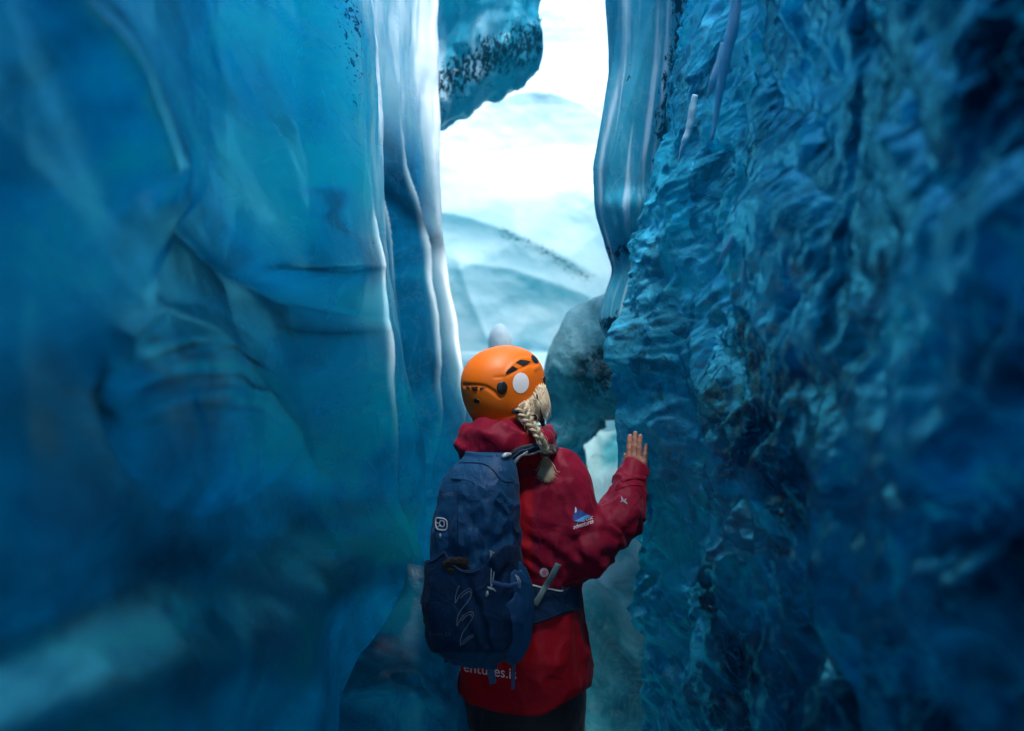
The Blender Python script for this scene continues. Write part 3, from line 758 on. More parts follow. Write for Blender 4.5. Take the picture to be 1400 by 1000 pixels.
# pale icicles on the near right wall
ICE_WHITE = ice_mat('milky_icicle_ice', [(0.3, (0.22, 0.58, 0.74)), (0.6, (0.45, 0.76, 0.88))], (0.7, 0.9, 0.96), scale=4, rough=(0.08, 0.2), bump=0.2, fine=30, fine_bump=0.15, glow=0.3)
def icicle(pts, d, r0, label):
    P = spline([at(x, y, dd) + np.array([0.010, 0, 0]) for (x, y), dd in zip(pts, d)], 40)
    t_ = np.linspace(0, 1, 40)[:, None]; P = P + 0.002 * np.sin(t_ * 11 + pts[0][0]) * np.array([[0.7, 0.5, 0]])
    t = np.linspace(0, 1, 40)
    rad = r0 * (0.35 + 0.65 * np.sin(math.pi * np.clip(t * 0.75 + 0.2, 0, 1))) * (1 - 0.55 * t ** 3) * (1 + 0.22 * perlin(t * 7, r0 * 100, pts[0][0] * 0.37)) * 1.15
    V, Q = tube(P, rad, 12)
    o = link('icicle', np_mesh('icicle', V, Q), ICE_WHITE); o['kind'] = 'thing'
    tag(o, label, 'icicle', 'icicles on the right wall')
icicle([(1004, -60), (998, 20), (987, 80), (976, 140), (968, 192)], [2.42, 2.42, 2.44, 2.46, 2.48], 0.013, 'longest white icicle at the top of the right ice wall')
icicle([(985, 60), (972, 105), (962, 132)], [2.5, 2.5, 2.52], 0.010, 'short white icicle tucked behind the longest icicle')
icicle([(946, 130), (936, 180), (922, 222)], [2.9, 2.92, 2.95], 0.010, 'thin pale icicle nearest the specked ice column')
icicle([(1010, 300), (992, 335), (974, 362)], [2.3, 2.32, 2.35], 0.008, 'slanting pale icicle halfway up the right wall, left one of two')
icicle([(1022, 305), (1016, 350), (1007, 405)], [2.2, 2.22, 2.24], 0.008, 'upright pale icicle halfway up the right wall, right one of two')

# ------------------------------------------------------------------ the person
def cloth_mat(name, col, rough=0.6, weave=900, wrinkle=0.25, ws=14, col2=None, sheen=0.15, spec=0.3):
    m = bpy.data.materials.new(name); m.use_nodes = True
    nt = m.node_tree; L = nt.links; p = nt.nodes['Principled BSDF']
    tc = node(nt, 'ShaderNodeTexCoord')
    n = node(nt, 'ShaderNodeTexNoise', i_Scale=9.0, i_Detail=4.0); L.new(tc.outputs['Object'], n.inputs['Vector'])
    if col2:
        a = node(nt, 'ShaderNodeAttribute', attribute_name='tone')
        base = mixc(nt, a.outputs['Fac'], col, col2)
    else: base = mixc(nt, 0.0, col, col)
    base = mixc(nt, maths(nt, 'MULTIPLY', n.outputs['Fac'], 0.5), base, (0.35, 0.35, 0.35), 'MULTIPLY')
    L.new(base, p.inputs['Base Color'])
    p.inputs['Roughness'].default_value = rough; p.inputs['Specular IOR Level'].default_value = spec
    p.inputs['Sheen Weight'].default_value = sheen
    wr = node(nt, 'ShaderNodeTexNoise', i_Scale=float(ws), i_Detail=5.0, i_Roughness=0.5, i_Distortion=1.2)
    L.new(tc.outputs['Object'], wr.inputs['Vector'])
    wv = node(nt, 'ShaderNodeTexNoise', i_Scale=float(weave), i_Detail=1.0); L.new(tc.outputs['Object'], wv.inputs['Vector'])
    b1 = node(nt, 'ShaderNodeBump', i_Strength=wrinkle, i_Distance=0.02); L.new(wr.outputs['Fac'], b1.inputs['Height'])
    b2 = node(nt, 'ShaderNodeBump', i_Strength=0.15, i_Distance=0.001); L.new(wv.outputs['Fac'], b2.inputs['Height']); L.new(b1.outputs[0], b2.inputs['Normal'])
    L.new(b2.outputs[0], p.inputs['Normal'])
    return m

def plain_mat(name, col, rough=0.4, metal=0.0, var=0.15, scale=40, coat=0.0, spec=0.5, scuff=0.0):
    m = bpy.data.materials.new(name); m.use_nodes = True
    nt = m.node_tree; L = nt.links; p = nt.nodes['Principled BSDF']
    tc = node(nt, 'ShaderNodeTexCoord')
    n = node(nt, 'ShaderNodeTexNoise', i_Scale=float(scale), i_Detail=5.0); L.new(tc.outputs['Object'], n.inputs['Vector'])
    L.new(mixc(nt, maths(nt, 'MULTIPLY', n.outputs['Fac'], var * 2), col, tuple(c * 0.5 for c in col)), p.inputs['Base Color'])
    rr = node(nt, 'ShaderNodeMapRange', i_3=max(rough - 0.1, 0.02), i_4=rough + 0.12); L.new(n.outputs['Fac'], rr.inputs[0]); L.new(rr.outputs[0], p.inputs['Roughness'])
    if scuff:
        n5 = node(nt, 'ShaderNodeTexNoise', i_Scale=95.0, i_Detail=4.0, i_Roughness=0.75, i_Distortion=1.5); L.new(tc.outputs['Object'], n5.inputs['Vector'])
        f5 = maths(nt, 'MULTIPLY', maths(nt, 'SUBTRACT', n5.outputs['Fac'], 0.66), 16.0, clamp=True)
        b0 = p.inputs['Base Color'].links[0].from_socket
        L.new(mixc(nt, maths(nt, 'MULTIPLY', f5, scuff), b0, tuple(c * 0.25 for c in col)), p.inputs['Base Color'])
    p.inputs['Metallic'].default_value = metal; p.inputs['Coat Weight'].default_value = coat; p.inputs['Specular IOR Level'].default_value = spec
    return m

JACKET = cloth_mat('crimson_shell_fabric', (0.22, 0.002, 0.026), 0.55, ws=13, wrinkle=0.4, col2=(0.36, 0.002, 0.013), sheen=0.05, spec=0.15)
TROUSER = cloth_mat('black_shell_fabric', (0.012, 0.013, 0.018), 0.6)
PACK = cloth_mat('navy_pack_nylon', (0.008, 0.075, 0.18), 0.5, ws=16, wrinkle=0.4, sheen=0.03, spec=0.2)
PACK_DARK = cloth_mat('dark_navy_stretch_fabric', (0.004, 0.032, 0.085), 0.6, ws=20, wrinkle=0.45, sheen=0.03, spec=0.15)
WEB = cloth_mat('dark_webbing', (0.012, 0.018, 0.03), 0.6, ws=60, wrinkle=0.05)
WEB_GREY = cloth_mat('grey_green_webbing', (0.16, 0.26, 0.26), 0.6, ws=60, wrinkle=0.05)
WEB_BLUE = cloth_mat('blue_webbing', (0.03, 0.10, 0.26), 0.6, ws=60, wrinkle=0.05)
TRIM = cloth_mat('pale_trim', (0.42, 0.50, 0.48), 0.5, ws=60, wrinkle=0.05)
WHITE = plain_mat('white_print', (0.75, 0.77, 0.78), 0.5, var=0.1)
GREY_PRINT = plain_mat('grey_print', (0.20, 0.26, 0.30), 0.5, var=0.3)
FAINT = plain_mat('faint_print', (0.07, 0.13, 0.20), 0.5, var=0.4)
LOGO_DEEP = plain_mat('deep_blue_print', (0.012, 0.05, 0.25), 0.5)
LOGO_LIGHT = plain_mat('light_blue_print', (0.08, 0.32, 0.65), 0.5)
PINK = plain_mat('pink_enamel', (0.6, 0.06, 0.16), 0.3)
SHELL = plain_mat('orange_helmet_plastic', (0.74, 0.155, 0.005), 0.46, var=0.12, scale=30, spec=0.35, scuff=0.7)
BLACK = plain_mat('black_plastic', (0.012, 0.013, 0.015), 0.4)
CLIP = plain_mat('pale_plastic', (0.45, 0.52, 0.54), 0.35)
SKIN = plain_mat('skin', (0.38, 0.19, 0.13), 0.5, var=0.12, scale=90)
HAIR = plain_mat('blond_hair', (0.62, 0.52, 0.35), 0.45, var=0.35, scale=160)
DARKSTUFF = cloth_mat('black_fleece', (0.008, 0.009, 0.011), 0.9, ws=60, wrinkle=0.8)

PSI = math.radians(28)
CX, CY = 0.03, 3.25
RX, RY = math.cos(PSI), -math.sin(PSI)
FX, FY = math.sin(PSI), math.cos(PSI)
def to_local(X, Y): return (X - CX) * RX + (Y - CY) * RY, (X - CX) * FX + (Y - CY) * FY
def to_world(s, t, z): return np.array([CX + s * RX + t * FX, CY + s * RY + t * FY, z])

def loft(X, Y, Z, tab, ex=2.3):
    tab = np.array(sorted(tab)); zz = tab[:, 0]
    s, t = to_local(X, Y)
    zs = np.linspace(zz[0], zz[-1], 200)
    ker = np.exp(-np.linspace(-2, 2, 17) ** 2); ker /= ker.sum()
    g = lambda k: np.interp(Z, zs, np.convolve(np.pad(np.interp(zs, zz, tab[:, k]), 8, 'edge'), ker, 'valid'))
    a, b, ds, dt = g(1), g(2), g(3), g(4)
    k = (np.abs((s - ds) / a) ** ex + np.abs((t - dt) / b) ** ex) ** (1 / ex)
    d = (k - 1) * np.minimum(a, b)
    return np.maximum(d, np.maximum(zz[0] - Z, Z - zz[-1]))

TORSO = [(0.50, .232, .172, 0, 0), (0.62, .232, .170, 0, 0), (0.75, .226, .165, 0, 0), (0.88, .200, .146, 0, 0), (0.97, .188, .138, 0, 0), (1.06, .200, .146, 0, .0), (1.20, .21, .150, 0, 0),
         (1.30, .185, .130, 0, 0), (1.37, .135, .105, 0, .01), (1.43, .09, .09, 0, .02), (1.47, .08, .08, 0, .03)]
SH = np.array([0.168, 3.18, 1.285]); EL = at(800, 754, 3.13); MI = at(850, 706, 3.18); WR = at(868, 637, 3.24)
SHL = to_world(-0.165, 0.0, 1.285); ELL = to_world(-0.20, 0.07, 1.02); WRL = to_world(-0.05, 0.24, 1.06)

# where the hand meets the ice
hx_row = 617
best = None
for dd in np.linspace(3.05, 3.55, 101):
    hx = (872 - 700) / F * dd
    zz = np.linspace(1.37, 1.455, 12)
    wx, _, _ = right_x(np.full(12, dd + 0.012), zz)
    if wx.min() - hx < 0.016: best = dd; break
HD = best if best is not None else 3.3
print('hand depth', HD)
WR = at(868, 637, HD - 0.012); MI = at(851, 706, (HD + 3.13) / 2 - 0.02)

def jacket_core(X, Y, Z, o=0.0):
    d = loft(X, Y, Z, TORSO) - o
    return d
def arm_right(X, Y, Z):
    a = cone(X, Y, Z, SH, EL, 0.084, 0.073)
    b = smin(cone(X, Y, Z, EL, MI, 0.073, 0.063), cone(X, Y, Z, MI, WR, 0.062, 0.043), 0.02)
    # sleeve folds gather at the crook of the elbow and ring the forearm
    ax = np.subtract(WR, EL); Ln = np.linalg.norm(ax); ax = ax / Ln
    u = (X - EL[0]) * ax[0] + (Y - EL[1]) * ax[1] + (Z - EL[2]) * ax[2]
    n = fbm(X * 9, Y * 9, Z * 9, 2)
    b = b - 0.0045 * np.sin(u * 2 * math.pi / 0.075 + 8 * n + 22 * (X - Z)) * (0.4 + 0.6 * sstep(-0.3, 0.3, fbm(X * 13 + 4, Y * 13, Z * 13, 2))) * sstep(0.0, 0.05, u) * sstep(Ln + 0.01, Ln - 0.09, u)
    b = b - 0.006 * np.exp(-((u - Ln + 0.075) / 0.008) ** 2)
    b = np.maximum(b, u - Ln - 0.003)
    a = a - 0.005 * np.sin((Z - 0.5 * X) * 2 * math.pi / 0.075 + 4 * n) * sstep(1.26, 1.15, Z)
    return smin(a, b, 0.03)
HOODC = at(680, 604, 3.13)
def hood(X, Y, Z):
    d = ell(X, Y, Z, HOODC, (0.108, 0.095, 0.076))
    d = smin(d, ell(X, Y, Z, at(724, 606, 3.14), (0.072, 0.08, 0.056)), 0.03)
    d = smin(d, ell(X, Y, Z, at(659, 612, 3.15), (0.068, 0.075, 0.066)), 0.03)
    d = smin(d, ell(X, Y, Z, at(746, 604, 3.24), (0.034, 0.07, 0.052)), 0.02)
    n = fbm(X * 7, Y * 7, Z * 7, 2)
    d = d - 0.0035 * np.sin((Z * 1.0 + 0.35 * X) * 2 * math.pi / 0.075 + 4.5 * n + 1.0)
    d = smax(d, -ell(X, Y, Z, at(690, 540, 3.2), (0.108, 0.13, 0.115)), 0.02)
    return d
def jacket_fn(X, Y, Z):
    s, t = to_local(X, Y)
    d = jacket_core(X, Y, Z)
    d = smin(d, cone(X, Y, Z, SHL, ELL, 0.082, 0.07), 0.05)
    d = smin(d, cone(X, Y, Z, ELL, WRL, 0.068, 0.045), 0.03)
    d = smin(d, arm_right(X, Y, Z), 0.035)
    sh = cone(X, Y, Z, to_world(-0.12, 0.01, 1.345), to_world(0.12, 0.01, 1.345), 0.068, 0.068)
    d = smin(d, sh, 0.05)
    d = smin(d, hood(X, Y, Z), 0.012)
    n = fbm(X * 5, Y * 5, Z * 3.2, 3)
    d = d - 0.008 * n - 0.007 * fbm(X * 11, Y * 11, Z * 6, 3, ridge=True) * sstep(0.62, 0.7, Z)
    # drag folds above the belt and below the shoulder
    d = d - 0.004 * np.sin((Z + 0.9 * s) * 2 * math.pi / 0.07 + 4 * n) * sstep(1.00, 1.06, Z) * sstep(1.2, 1.12, Z)
    hem = 0.612 - 0.015 * np.exp(-((s - 0.05) / 0.15) ** 2) + 0.05 * sstep(0.13, 0.25, s) + 0.03 * sstep(-0.1, -0.24, s)
    return np.maximum(d, hem - Z)
def tone(x, y, z):
    s, t = to_local(x, y)
    red = sstep(0.115, 0.105, s) * sstep(1.335, 1.325, z) * (t < 0.05)
    red = np.maximum(red, sstep(0.955, 0.945, z))
    arm = arm_right(x, y, z) < 0.004
    red = np.where(arm & (z > 0.95), 0, red)
    hb = (hood(x, y, z) < 0.02) & (z > 1.36)
    red = np.where(hb, 0.75 * sstep(0.018, 0.026, x - 0.1 * (z - 1.43)) * sstep(0.085, 0.075, x), red)
    return red

person = thing('person', 'person in crimson jacket seen from behind, bare right hand pressed on the ice', 'person', (CX, CY, 0))
jm = sdf_mesh('jacket', jacket_fn, (-0.32, 2.9, 0.55), (0.52, 3.72, 1.56), 0.0065, {'tone': tone})
jacket = link('jacket', jm, JACKET, person)

def bvh_of(me):
    V = np.empty(len(me.vertices) * 3, np.float32); me.vertices.foreach_get('co', V)
    return BVHTree.FromPolygons(V.reshape(-1, 3).tolist(), [tuple(p.vertices) for p in me.polygons])
CAMP = Vector((0, 0, CAMZ))
def on(b, px, py, off=0.0):
    """the spot on a surface met by a reference sight line, and its normal"""
    v = Vector(((px - 700) / F, 1, (500 - py) / F)).normalized()
    p, n, i, dist = b.ray_cast(CAMP, v)
    if p is None:
        p, n, i, dist = b.find_nearest(CAMP + v * 3.12)
    if n.dot(v) > 0: n = -n
    return np.array(p) + np.array(n) * off, np.array(n)
def strap(name, b, pts, r, mat, parent, off=0.002, flat=0.2, n=40, seg=8, extra=None):
    S = spline(np.array([(*p, 0) for p in pts], float), n)
    P, N = zip(*[on(b, q[0], q[1], off) for q in S])
    P = np.array(P); N = np.array(N)
    for _ in range(2):
        P[1:-1] = (P[:-2] + 2 * P[1:-1] + P[2:]) / 4; N[1:-1] = (N[:-2] + 2 * N[1:-1] + N[2:]) / 4
    V, Q = tube(P, r, seg, flat=(N, flat))
    if extra: V, Q = join([(V, Q)] + extra)
    return link(name, np_mesh(name, V, Q), mat, parent)
def patch(name, b, outline, mat, parent, off=0.0015, dome=0.0, rings=5, dens=6):
    O = np.array(outline, float)
    O = np.concatenate([O + (np.roll(O, -1, 0) - O) * k / dens for k in range(dens)], 1).reshape(-1, 2)
    c = O.mean(0); m = len(O)
    V = []; Q = []
    for k in range(rings):
        f = 1 - k / rings
        for q in c + (O - c) * f: V.append(on(b, q[0], q[1], off + dome * (1 - f * f))[0])
    V.append(on(b, c[0], c[1], off + dome)[0])
    j = np.arange(m); j2 = (j + 1) % m
    T = []
    for k in range(rings - 1):
        T += [np.stack([k * m + j2, k * m + j, (k + 1) * m + j], -1), np.stack([k * m + j2, (k + 1) * m + j, (k + 1) * m + j2], -1)]
    T.append(np.stack([(rings - 1) * m + j2, (rings - 1) * m + j, np.full(m, rings * m)], -1))
    if dome or off > 0.002:   # skirt down to the surface
        n0 = len(V)
        for q in O: V.append(on(b, q[0], q[1], -0.002)[0])
        T += [np.stack([j, j2, n0 + j2], -1), np.stack([j, n0 + j2, n0 + j], -1)]
    return link(name, np_mesh(name, np.array(V), np.concatenate(T)), mat, parent)
def circle(cx, cy, rx, ry, rot=0.0, n=16):
    a = np.linspace(0, 2 * math.pi, n, endpoint=False); c, s = math.cos(rot), math.sin(rot)
    return [(cx + rx * math.cos(t) * c - ry * math.sin(t) * s, cy + rx * math.cos(t) * s + ry * math.sin(t) * c) for t in a]
def lettering(name, b, text, x0, y0, x1, y1, h, mat, parent, off=0.0018, shear=0.0):
    """print on a surface: baseline from (x0,y0) to (x1,y1), letter height h, in reference pixels"""
    cu = bpy.data.curves.new('lettering_outline', 'FONT'); cu.body = text; cu.resolution_u = 3
    to = bpy.data.objects.new('lettering_outline', cu); SC.collection.objects.link(to)
    dg = bpy.context.evaluated_depsgraph_get(); dg.update()
    me = bpy.data.meshes.new_from_object(to.evaluated_get(dg))
    bpy.data.objects.remove(to); bpy.data.curves.remove(cu)
    me.name = name
    V = np.empty(len(me.vertices) * 3, np.float32); me.vertices.foreach_get('co', V); V = V.reshape(-1, 3)
    w = V[:, 0].max(); k = 1 / 0.72
    for i, (x, y, _) in enumerate(V):
        u = x / w; v = y * h * k
        px = x0 + (x1 - x0) * u + shear * v; py = y0 + (y1 - y0) * u - v
        V[i] = on(b, px, py, off)[0]
    me.vertices.foreach_set('co', V.ravel())
    for a in list(me.materials): me.materials.pop()
    return link(name, me, mat, parent, smooth=False)

jb = bvh_of(jm)
# printing and trim on the jacket
lettering('hem_lettering', jb, 'adventures.is', 608, 914, 706, 929, 15, WHITE, jacket)
emb = patch('sleeve_emblem', jb, [(783.2, 712.5), (783.6, 705), (785.5, 698), (787, 693), (790, 697.5), (793, 697), (797, 700), (802, 702.5), (806.5, 704.5), (807, 708), (801, 711), (794, 714)], LOGO_DEEP, jacket, dens=3)
patch('emblem_wave', jb, [(784.5, 712.2), (790, 711), (795, 707.5), (801, 704.5), (807, 705.5), (806, 708.5), (801, 709.5), (796, 713), (790, 715)], LOGO_LIGHT, emb, off=0.0028, dens=3)
patch('emblem_peak', jb, [(785.8, 702), (786.5, 693.2), (788.2, 695.5), (788.6, 700.5)], WHITE, emb, off=0.0028, dens=3)
lettering('sleeve_lettering', jb, 'arctic', 795, 714, 810, 710, 6.0, WHITE, jacket)
lettering('sleeve_lettering', jb, 'adventures', 784, 724, 811, 715.5, 6.5, WHITE, jacket)
strap('cuff_seam', jb, [(842, 671), (850, 667), (862, 664), (874, 664), (886, 667)], 0.0022, JACKET, jacket, 0.001, 0.8)
strap('cuff_tab', jb, [(850, 658), (860, 654), (872, 653), (882, 655)], 0.008, JACKET, jacket, 0.002, 0.25)
patch('sleeve_mark', jb, [(849, 678), (852, 683), (857, 682), (855, 685), (858, 690), (852, 686), (848, 687), (850, 683)], GREY_PRINT, jacket, dens=2)
strap('shoulder_seam', jb, [(706, 636), (715, 650), (730, 652), (744, 655)], 0.0018, JACKET, jacket, 0.0008, 0.8)
strap('side_seam', jb, [(742, 655), (738, 690), (737, 730), (742, 765)], 0.002, JACKET, jacket, 0.0008, 0.8)
bdg = patch('lapel_badge', jb, circle(744, 783, 6.2, 6.4), TRIM, jacket, off=0.003, dome=0.002, dens=2)
patch('badge_centre', jb, circle(743.8, 782.6, 3.0, 3.2), PINK, bdg, off=0.0062, dens=2)

# trousers and boots
def trouser_fn(X, Y, Z):
    d = loft(X, Y, Z, [(0.5, .195, .15, 0, 0), (0.62, .205, .155, 0, 0), (0.80, .18, .13, 0, 0), (0.9, .15, .11, 0, 0)])
    for sg in (-1, 1):
        k = to_world(0.105 * sg, 0.02, 0.42); h = to_world(0.10 * sg, 0, 0.70); a = to_world(0.10 * sg, -0.02, 0.06)
        d = smin(d, smin(cone(X, Y, Z, h, k, 0.118, 0.088), cone(X, Y, Z, k, a, 0.088, 0.072), 0.03), 0.03)
    return np.maximum(d + 0.007 * fbm(X * 8, Y * 8, Z * 5, 3), 0.05 - Z)
trousers = link('trousers', sdf_mesh('trousers', trouser_fn, (-0.3, 2.95, 0.0), (0.36, 3.55, 0.95), 0.010), TROUSER, person)
for sg in (-1, 1):
    def boot_fn(X, Y, Z, sg=sg):
        d = smin(cone(X, Y, Z, to_world(0.10 * sg, -0.05, 0.05), to_world(0.11 * sg, 0.15, 0.045), 0.05, 0.042), cone(X, Y, Z, to_world(0.10 * sg, -0.02, 0.05), to_world(0.10 * sg, -0.02, 0.2), 0.055, 0.06), 0.03)
        return np.maximum(d, 0.003 - Z)
    link('boot', sdf_mesh('boot', boot_fn, (-0.3, 2.95, -0.03), (0.36, 3.65, 0.3), 0.012), BLACK, person)

# ---- body: head, neck, trunk, arms and hands in one mesh
HC = at(690, 524, 3.2)
HY, HP = math.radians(55), math.radians(9)
hf = np.array([math.sin(HY) * math.cos(HP), math.cos(HY) * math.cos(HP), math.sin(HP)])
hr = np.array([math.cos(HY), -math.sin(HY), 0.0]); hu = np.cross(hr, hf)
HR = np.array([hr, hf, hu])
def hp(r, f, u): return HC + hr * r + hf * f + hu * u
def head_fn(X, Y, Z):
    E = lambda c, r: ell(X, Y, Z, hp(*c), r, HR)
    d = E((0, -0.012, 0.01), (0.076, 0.098, 0.098))
    d = smin(d, E((0, 0.045, -0.05), (0.062, 0.052, 0.075)), 0.03)     # face
    d = smin(d, E((0, 0.062, -0.112), (0.028, 0.026, 0.022)), 0.03)    # chin
    d = smin(d, cone(X, Y, Z, hp(0, 0.095, -0.025), hp(0, 0.112, -0.052), 0.008, 0.013), 0.012)   # nose
    for sg in (-1, 1):
        d = smax(d, -E((0.032 * sg, 0.098, -0.018), (0.017, 0.012, 0.011)), 0.012)       # eye sockets
        d = smin(d, E((0.032 * sg, 0.082, -0.018), (0.012, 0.012, 0.011)), 0.003)        # eyes
        d = smin(d, E((0.078 * sg, -0.005, -0.03), (0.010, 0.020, 0.032)), 0.006)        # ears
    d = smin(d, E((0, 0.096, -0.078), (0.022, 0.008, 0.006)), 0.006)
    d = smin(d, E((0, 0.095, -0.090), (0.020, 0.008, 0.006)), 0.006)   # lips
    d = smin(d, cone(X, Y, Z, hp(0, -0.02, -0.06), (0.0, 3.24, 1.42), 0.056, 0.062), 0.03)
    return d
def trunk_fn(X, Y, Z):
    d = loft(X, Y, Z, [(z, a - 0.035, b - 0.03, p, q) for z, a, b, p, q in TORSO if z < 1.40])
    d = smin(d, cone(X, Y, Z, (0.0, 3.24, 1.44), (0.02, 3.25, 1.30), 0.06, 0.07), 0.03)
    for a, e, w in ((SH, EL, WR), (SHL, ELL, WRL)):
        d = smin(d, cone(X, Y, Z, a, e, 0.055, 0.042), 0.03); m = MI if a is SH else (np.add(e, w) / 2); d = smin(d, cone(X, Y, Z, e, m, 0.040, 0.035), 0.02); d = smin(d, cone(X, Y, Z, m, w, 0.035, 0.026), 0.02)
    for sg in (-1, 1):
        k = to_world(0.10 * sg, 0.02, 0.42); h = to_world(0.09 * sg, 0, 0.70); a = to_world(0.10 * sg, -0.02, 0.08)
        d = smin(d, smin(cone(X, Y, Z, h, k, 0.085, 0.06), cone(X, Y, Z, k, a, 0.06, 0.04), 0.03), 0.03)
    return d
def hand_parts(wrist, u, s, n, curl):
    """wrist, finger direction u, little-finger side s, palm normal n"""
    u, s, n = (np.asarray(v, float) / np.linalg.norm(v) for v in (u, s, n))
    prim = []
    for i, (off, ln, kn, spread) in enumerate(((-0.028, 0.070, 0.086, -0.02), (-0.0095, 0.077, 0.090, 0.0), (0.0095, 0.072, 0.086, 0.01), (0.030, 0.056, 0.074, 0.10))):
        k = wrist + u * kn + s * off
        prim.append((wrist + s * off * 0.55 + u * 0.008, k, 0.0145, 0.0112, 0.012))
        d = u + s * spread; d /= np.linalg.norm(d)
        p = k; r = 0.0103 - 0.0012 * (i == 3)
        for j, fr in enumerate((0.45, 0.30, 0.25)):
            ang = curl * (0.4, 1.0, 1.4)[j] * (1 + 0.25 * (i == 3) - 0.15 * (i == 0))
            q = p + (d * math.cos(ang) + n * math.sin(ang)) * ln * fr
            prim.append((p, q, r, r - 0.0009, 0.003)); p = q; r -= 0.0009
    b = wrist - s * 0.020 + u * 0.028 + n * 0.006
    m = b - s * 0.026 + u * 0.030 + n * 0.010
    e = m - s * 0.006 + u * 0.032 + n * 0.002
    prim += [(wrist + u * 0.005, b, 0.016, 0.015, 0.012), (b, m, 0.0135, 0.0105, 0.006), (m, e, 0.0105, 0.0085, 0.003)]
    prim.append((wrist - u * 0.07, wrist, 0.025, 0.022, 0.015))
    return prim
def hand_mesh(prim, h):
    pts = np.array([p for q in prim for p in q[:2]])
    def fn(X, Y, Z):
        d = None
        for a, b, ra, rb, k in prim:
            c = cone(X, Y, Z, a, b, ra, rb)
            d = c if d is None else smin(d, c, k)
        return d + 0.0004 * fbm(X * 160, Y * 160, Z * 90, 2)
    lo, hi = pts.min(0) - 0.035, pts.max(0) + 0.035
    n = np.ceil((hi - lo) / h).astype(int) + 1
    X, Y, Z = np.meshgrid(*[np.arange(n[i]) * h + lo[i] for i in range(3)], indexing='ij')
    return surface_nets(fn(X, Y, Z), lo, h)
def sdf_raw(fn, lo, hi, h):
    lo = np.asarray(lo, float); n = np.ceil((np.asarray(hi) - lo) / h).astype(int) + 1
    X, Y, Z = np.meshgrid(*[np.arange(n[i], dtype=np.float32) * h + lo[i] for i in range(3)], indexing='ij')
    return surface_nets(fn(X, Y, Z), lo, h)
hand_base = np.array([WR[0] + 0.004, WR[1] + 0.006, WR[2] - 0.060])
pn = np.array([0.62, 0.78, 0.0]); ps = np.array([0.78, -0.62, 0.0])
V, Q = join([sdf_raw(head_fn, HC - 0.2, HC + 0.2, 0.0045), sdf_raw(trunk_fn, (-0.3, 2.9, 0.0), (0.5, 3.7, 1.5), 0.012),
             hand_mesh(hand_parts(hand_base, (0.02, 0.02, 1), ps, pn, 0.10), 0.0022),
             hand_mesh(hand_parts(WRL, to_world(0.2, 0.1, 0) - to_world(0, 0, 0) + np.array([0, 0, 0.05]), (0, 0, -1), (-FX, -FY, 0), 0.5), 0.004)])
link('body', np_mesh('body', V, Q), SKIN, person)

# ---- helmet
helmet = thing('helmet', 'orange climbing helmet with white round sticker on the person\'s head', 'helmet', HC)
def helm_local(X, Y, Z):
    dx, dy, dz = X - HC[0], Y - HC[1], Z - HC[2]
    return tuple(a[0] * dx + a[1] * dy + a[2] * dz for a in (hr, hf, hu))
def helm_outer(X, Y, Z, o=0.0):
    r, f, u = helm_local(X, Y, Z)
    hh = np.where(u > 0, 0.121, 0.165)
    rr = np.where(f > 0, 0.140, 0.146)
    k = (np.abs(r / 0.113) ** 2.1 + np.abs((f + 0.003) / rr) ** 2.1 + np.abs(u / hh) ** 2.2) ** (1 / 2.1)
    return (k - 1) * 0.113 - o
GROOVES = []
def seg_groove(X, Y, Z, pts):
    best = np.full(np.shape(X), 9.0, np.float32)
    for a, b in zip(pts[:-1], pts[1:]): best = np.minimum(best, cone(X, Y, Z, a, b, 0, 0))
    return best
base_h = sdf_mesh('helmet_form', helm_outer, HC - 0.19, HC + 0.19, 0.006)
hb0 = bvh_of(base_h)
def trace(pts, n=12): return [on(hb0, q[0], q[1])[0] for q in spline(np.array([(*p, 0) for p in pts], float), n)]
g1 = trace([(634, 527), (650, 527.5), (664, 529.5), (675, 536), (684, 542.5)])
g2 = trace([(676, 516.5), (690, 515), (703, 508.5), (716, 502.5), (730, 497), (740, 495)])
g3 = trace([(690, 514), (700, 500), (712, 491), (726, 490.5)], 10)
v1 = trace([(693, 510.5), (700, 506), (706, 506)], 5); v2 = trace([(707, 496.5), (714, 496), (723, 495)], 5)
bpy.data.meshes.remove(base_h)
RIM_F = [-0.2, -0.012, 0.006, 0.02, 0.07, 0.12, 0.2]; RIM_U = [-0.108, -0.104, -0.094, -0.066, -0.034, -0.016, 0.0]
def shell_fn(X, Y, Z):
    r, f, u = helm_local(X, Y, Z)
    d = helm_outer(X, Y, Z)
    d = d + 0.004 * np.exp(-(seg_groove(X, Y, Z, g1) / 0.006) ** 2) + 0.0025 * np.exp(-(seg_groove(X, Y, Z, g2) / 0.004) ** 2)
    d = d - 0.0025 * np.exp(-(seg_groove(X, Y, Z, g3) / 0.006) ** 2)
    cut = np.interp(f, RIM_F, RIM_U)
    d = d - 0.003 * np.exp(-((u - cut) / 0.007) ** 2)          # rolled rim
    d = np.maximum(d, -(helm_outer(X, Y, Z) + 0.013))          # hollow
    return smax(d, cut - u, 0.004)
shm = sdf_mesh('shell', shell_fn, HC - 0.185, HC + 0.185, 0.0032)
shell = link('shell', shm, SHELL, helmet)
hb = bvh_of(shm)
patch('vent', hb, [(690.8, 511.2), (694, 506), (700.4, 500.6), (708, 504.6), (702, 508)], BLACK, helmet, dens=3)
patch('vent', hb, [(704.8, 496), (711, 492.3), (719, 493), (725.4, 494.8), (721, 498), (715.2, 501.2)], BLACK, helmet, dens=3)
patch('vent', hb, circle(730.8, 492, 3.2, 7.2, -0.65), BLACK, helmet, dens=2)
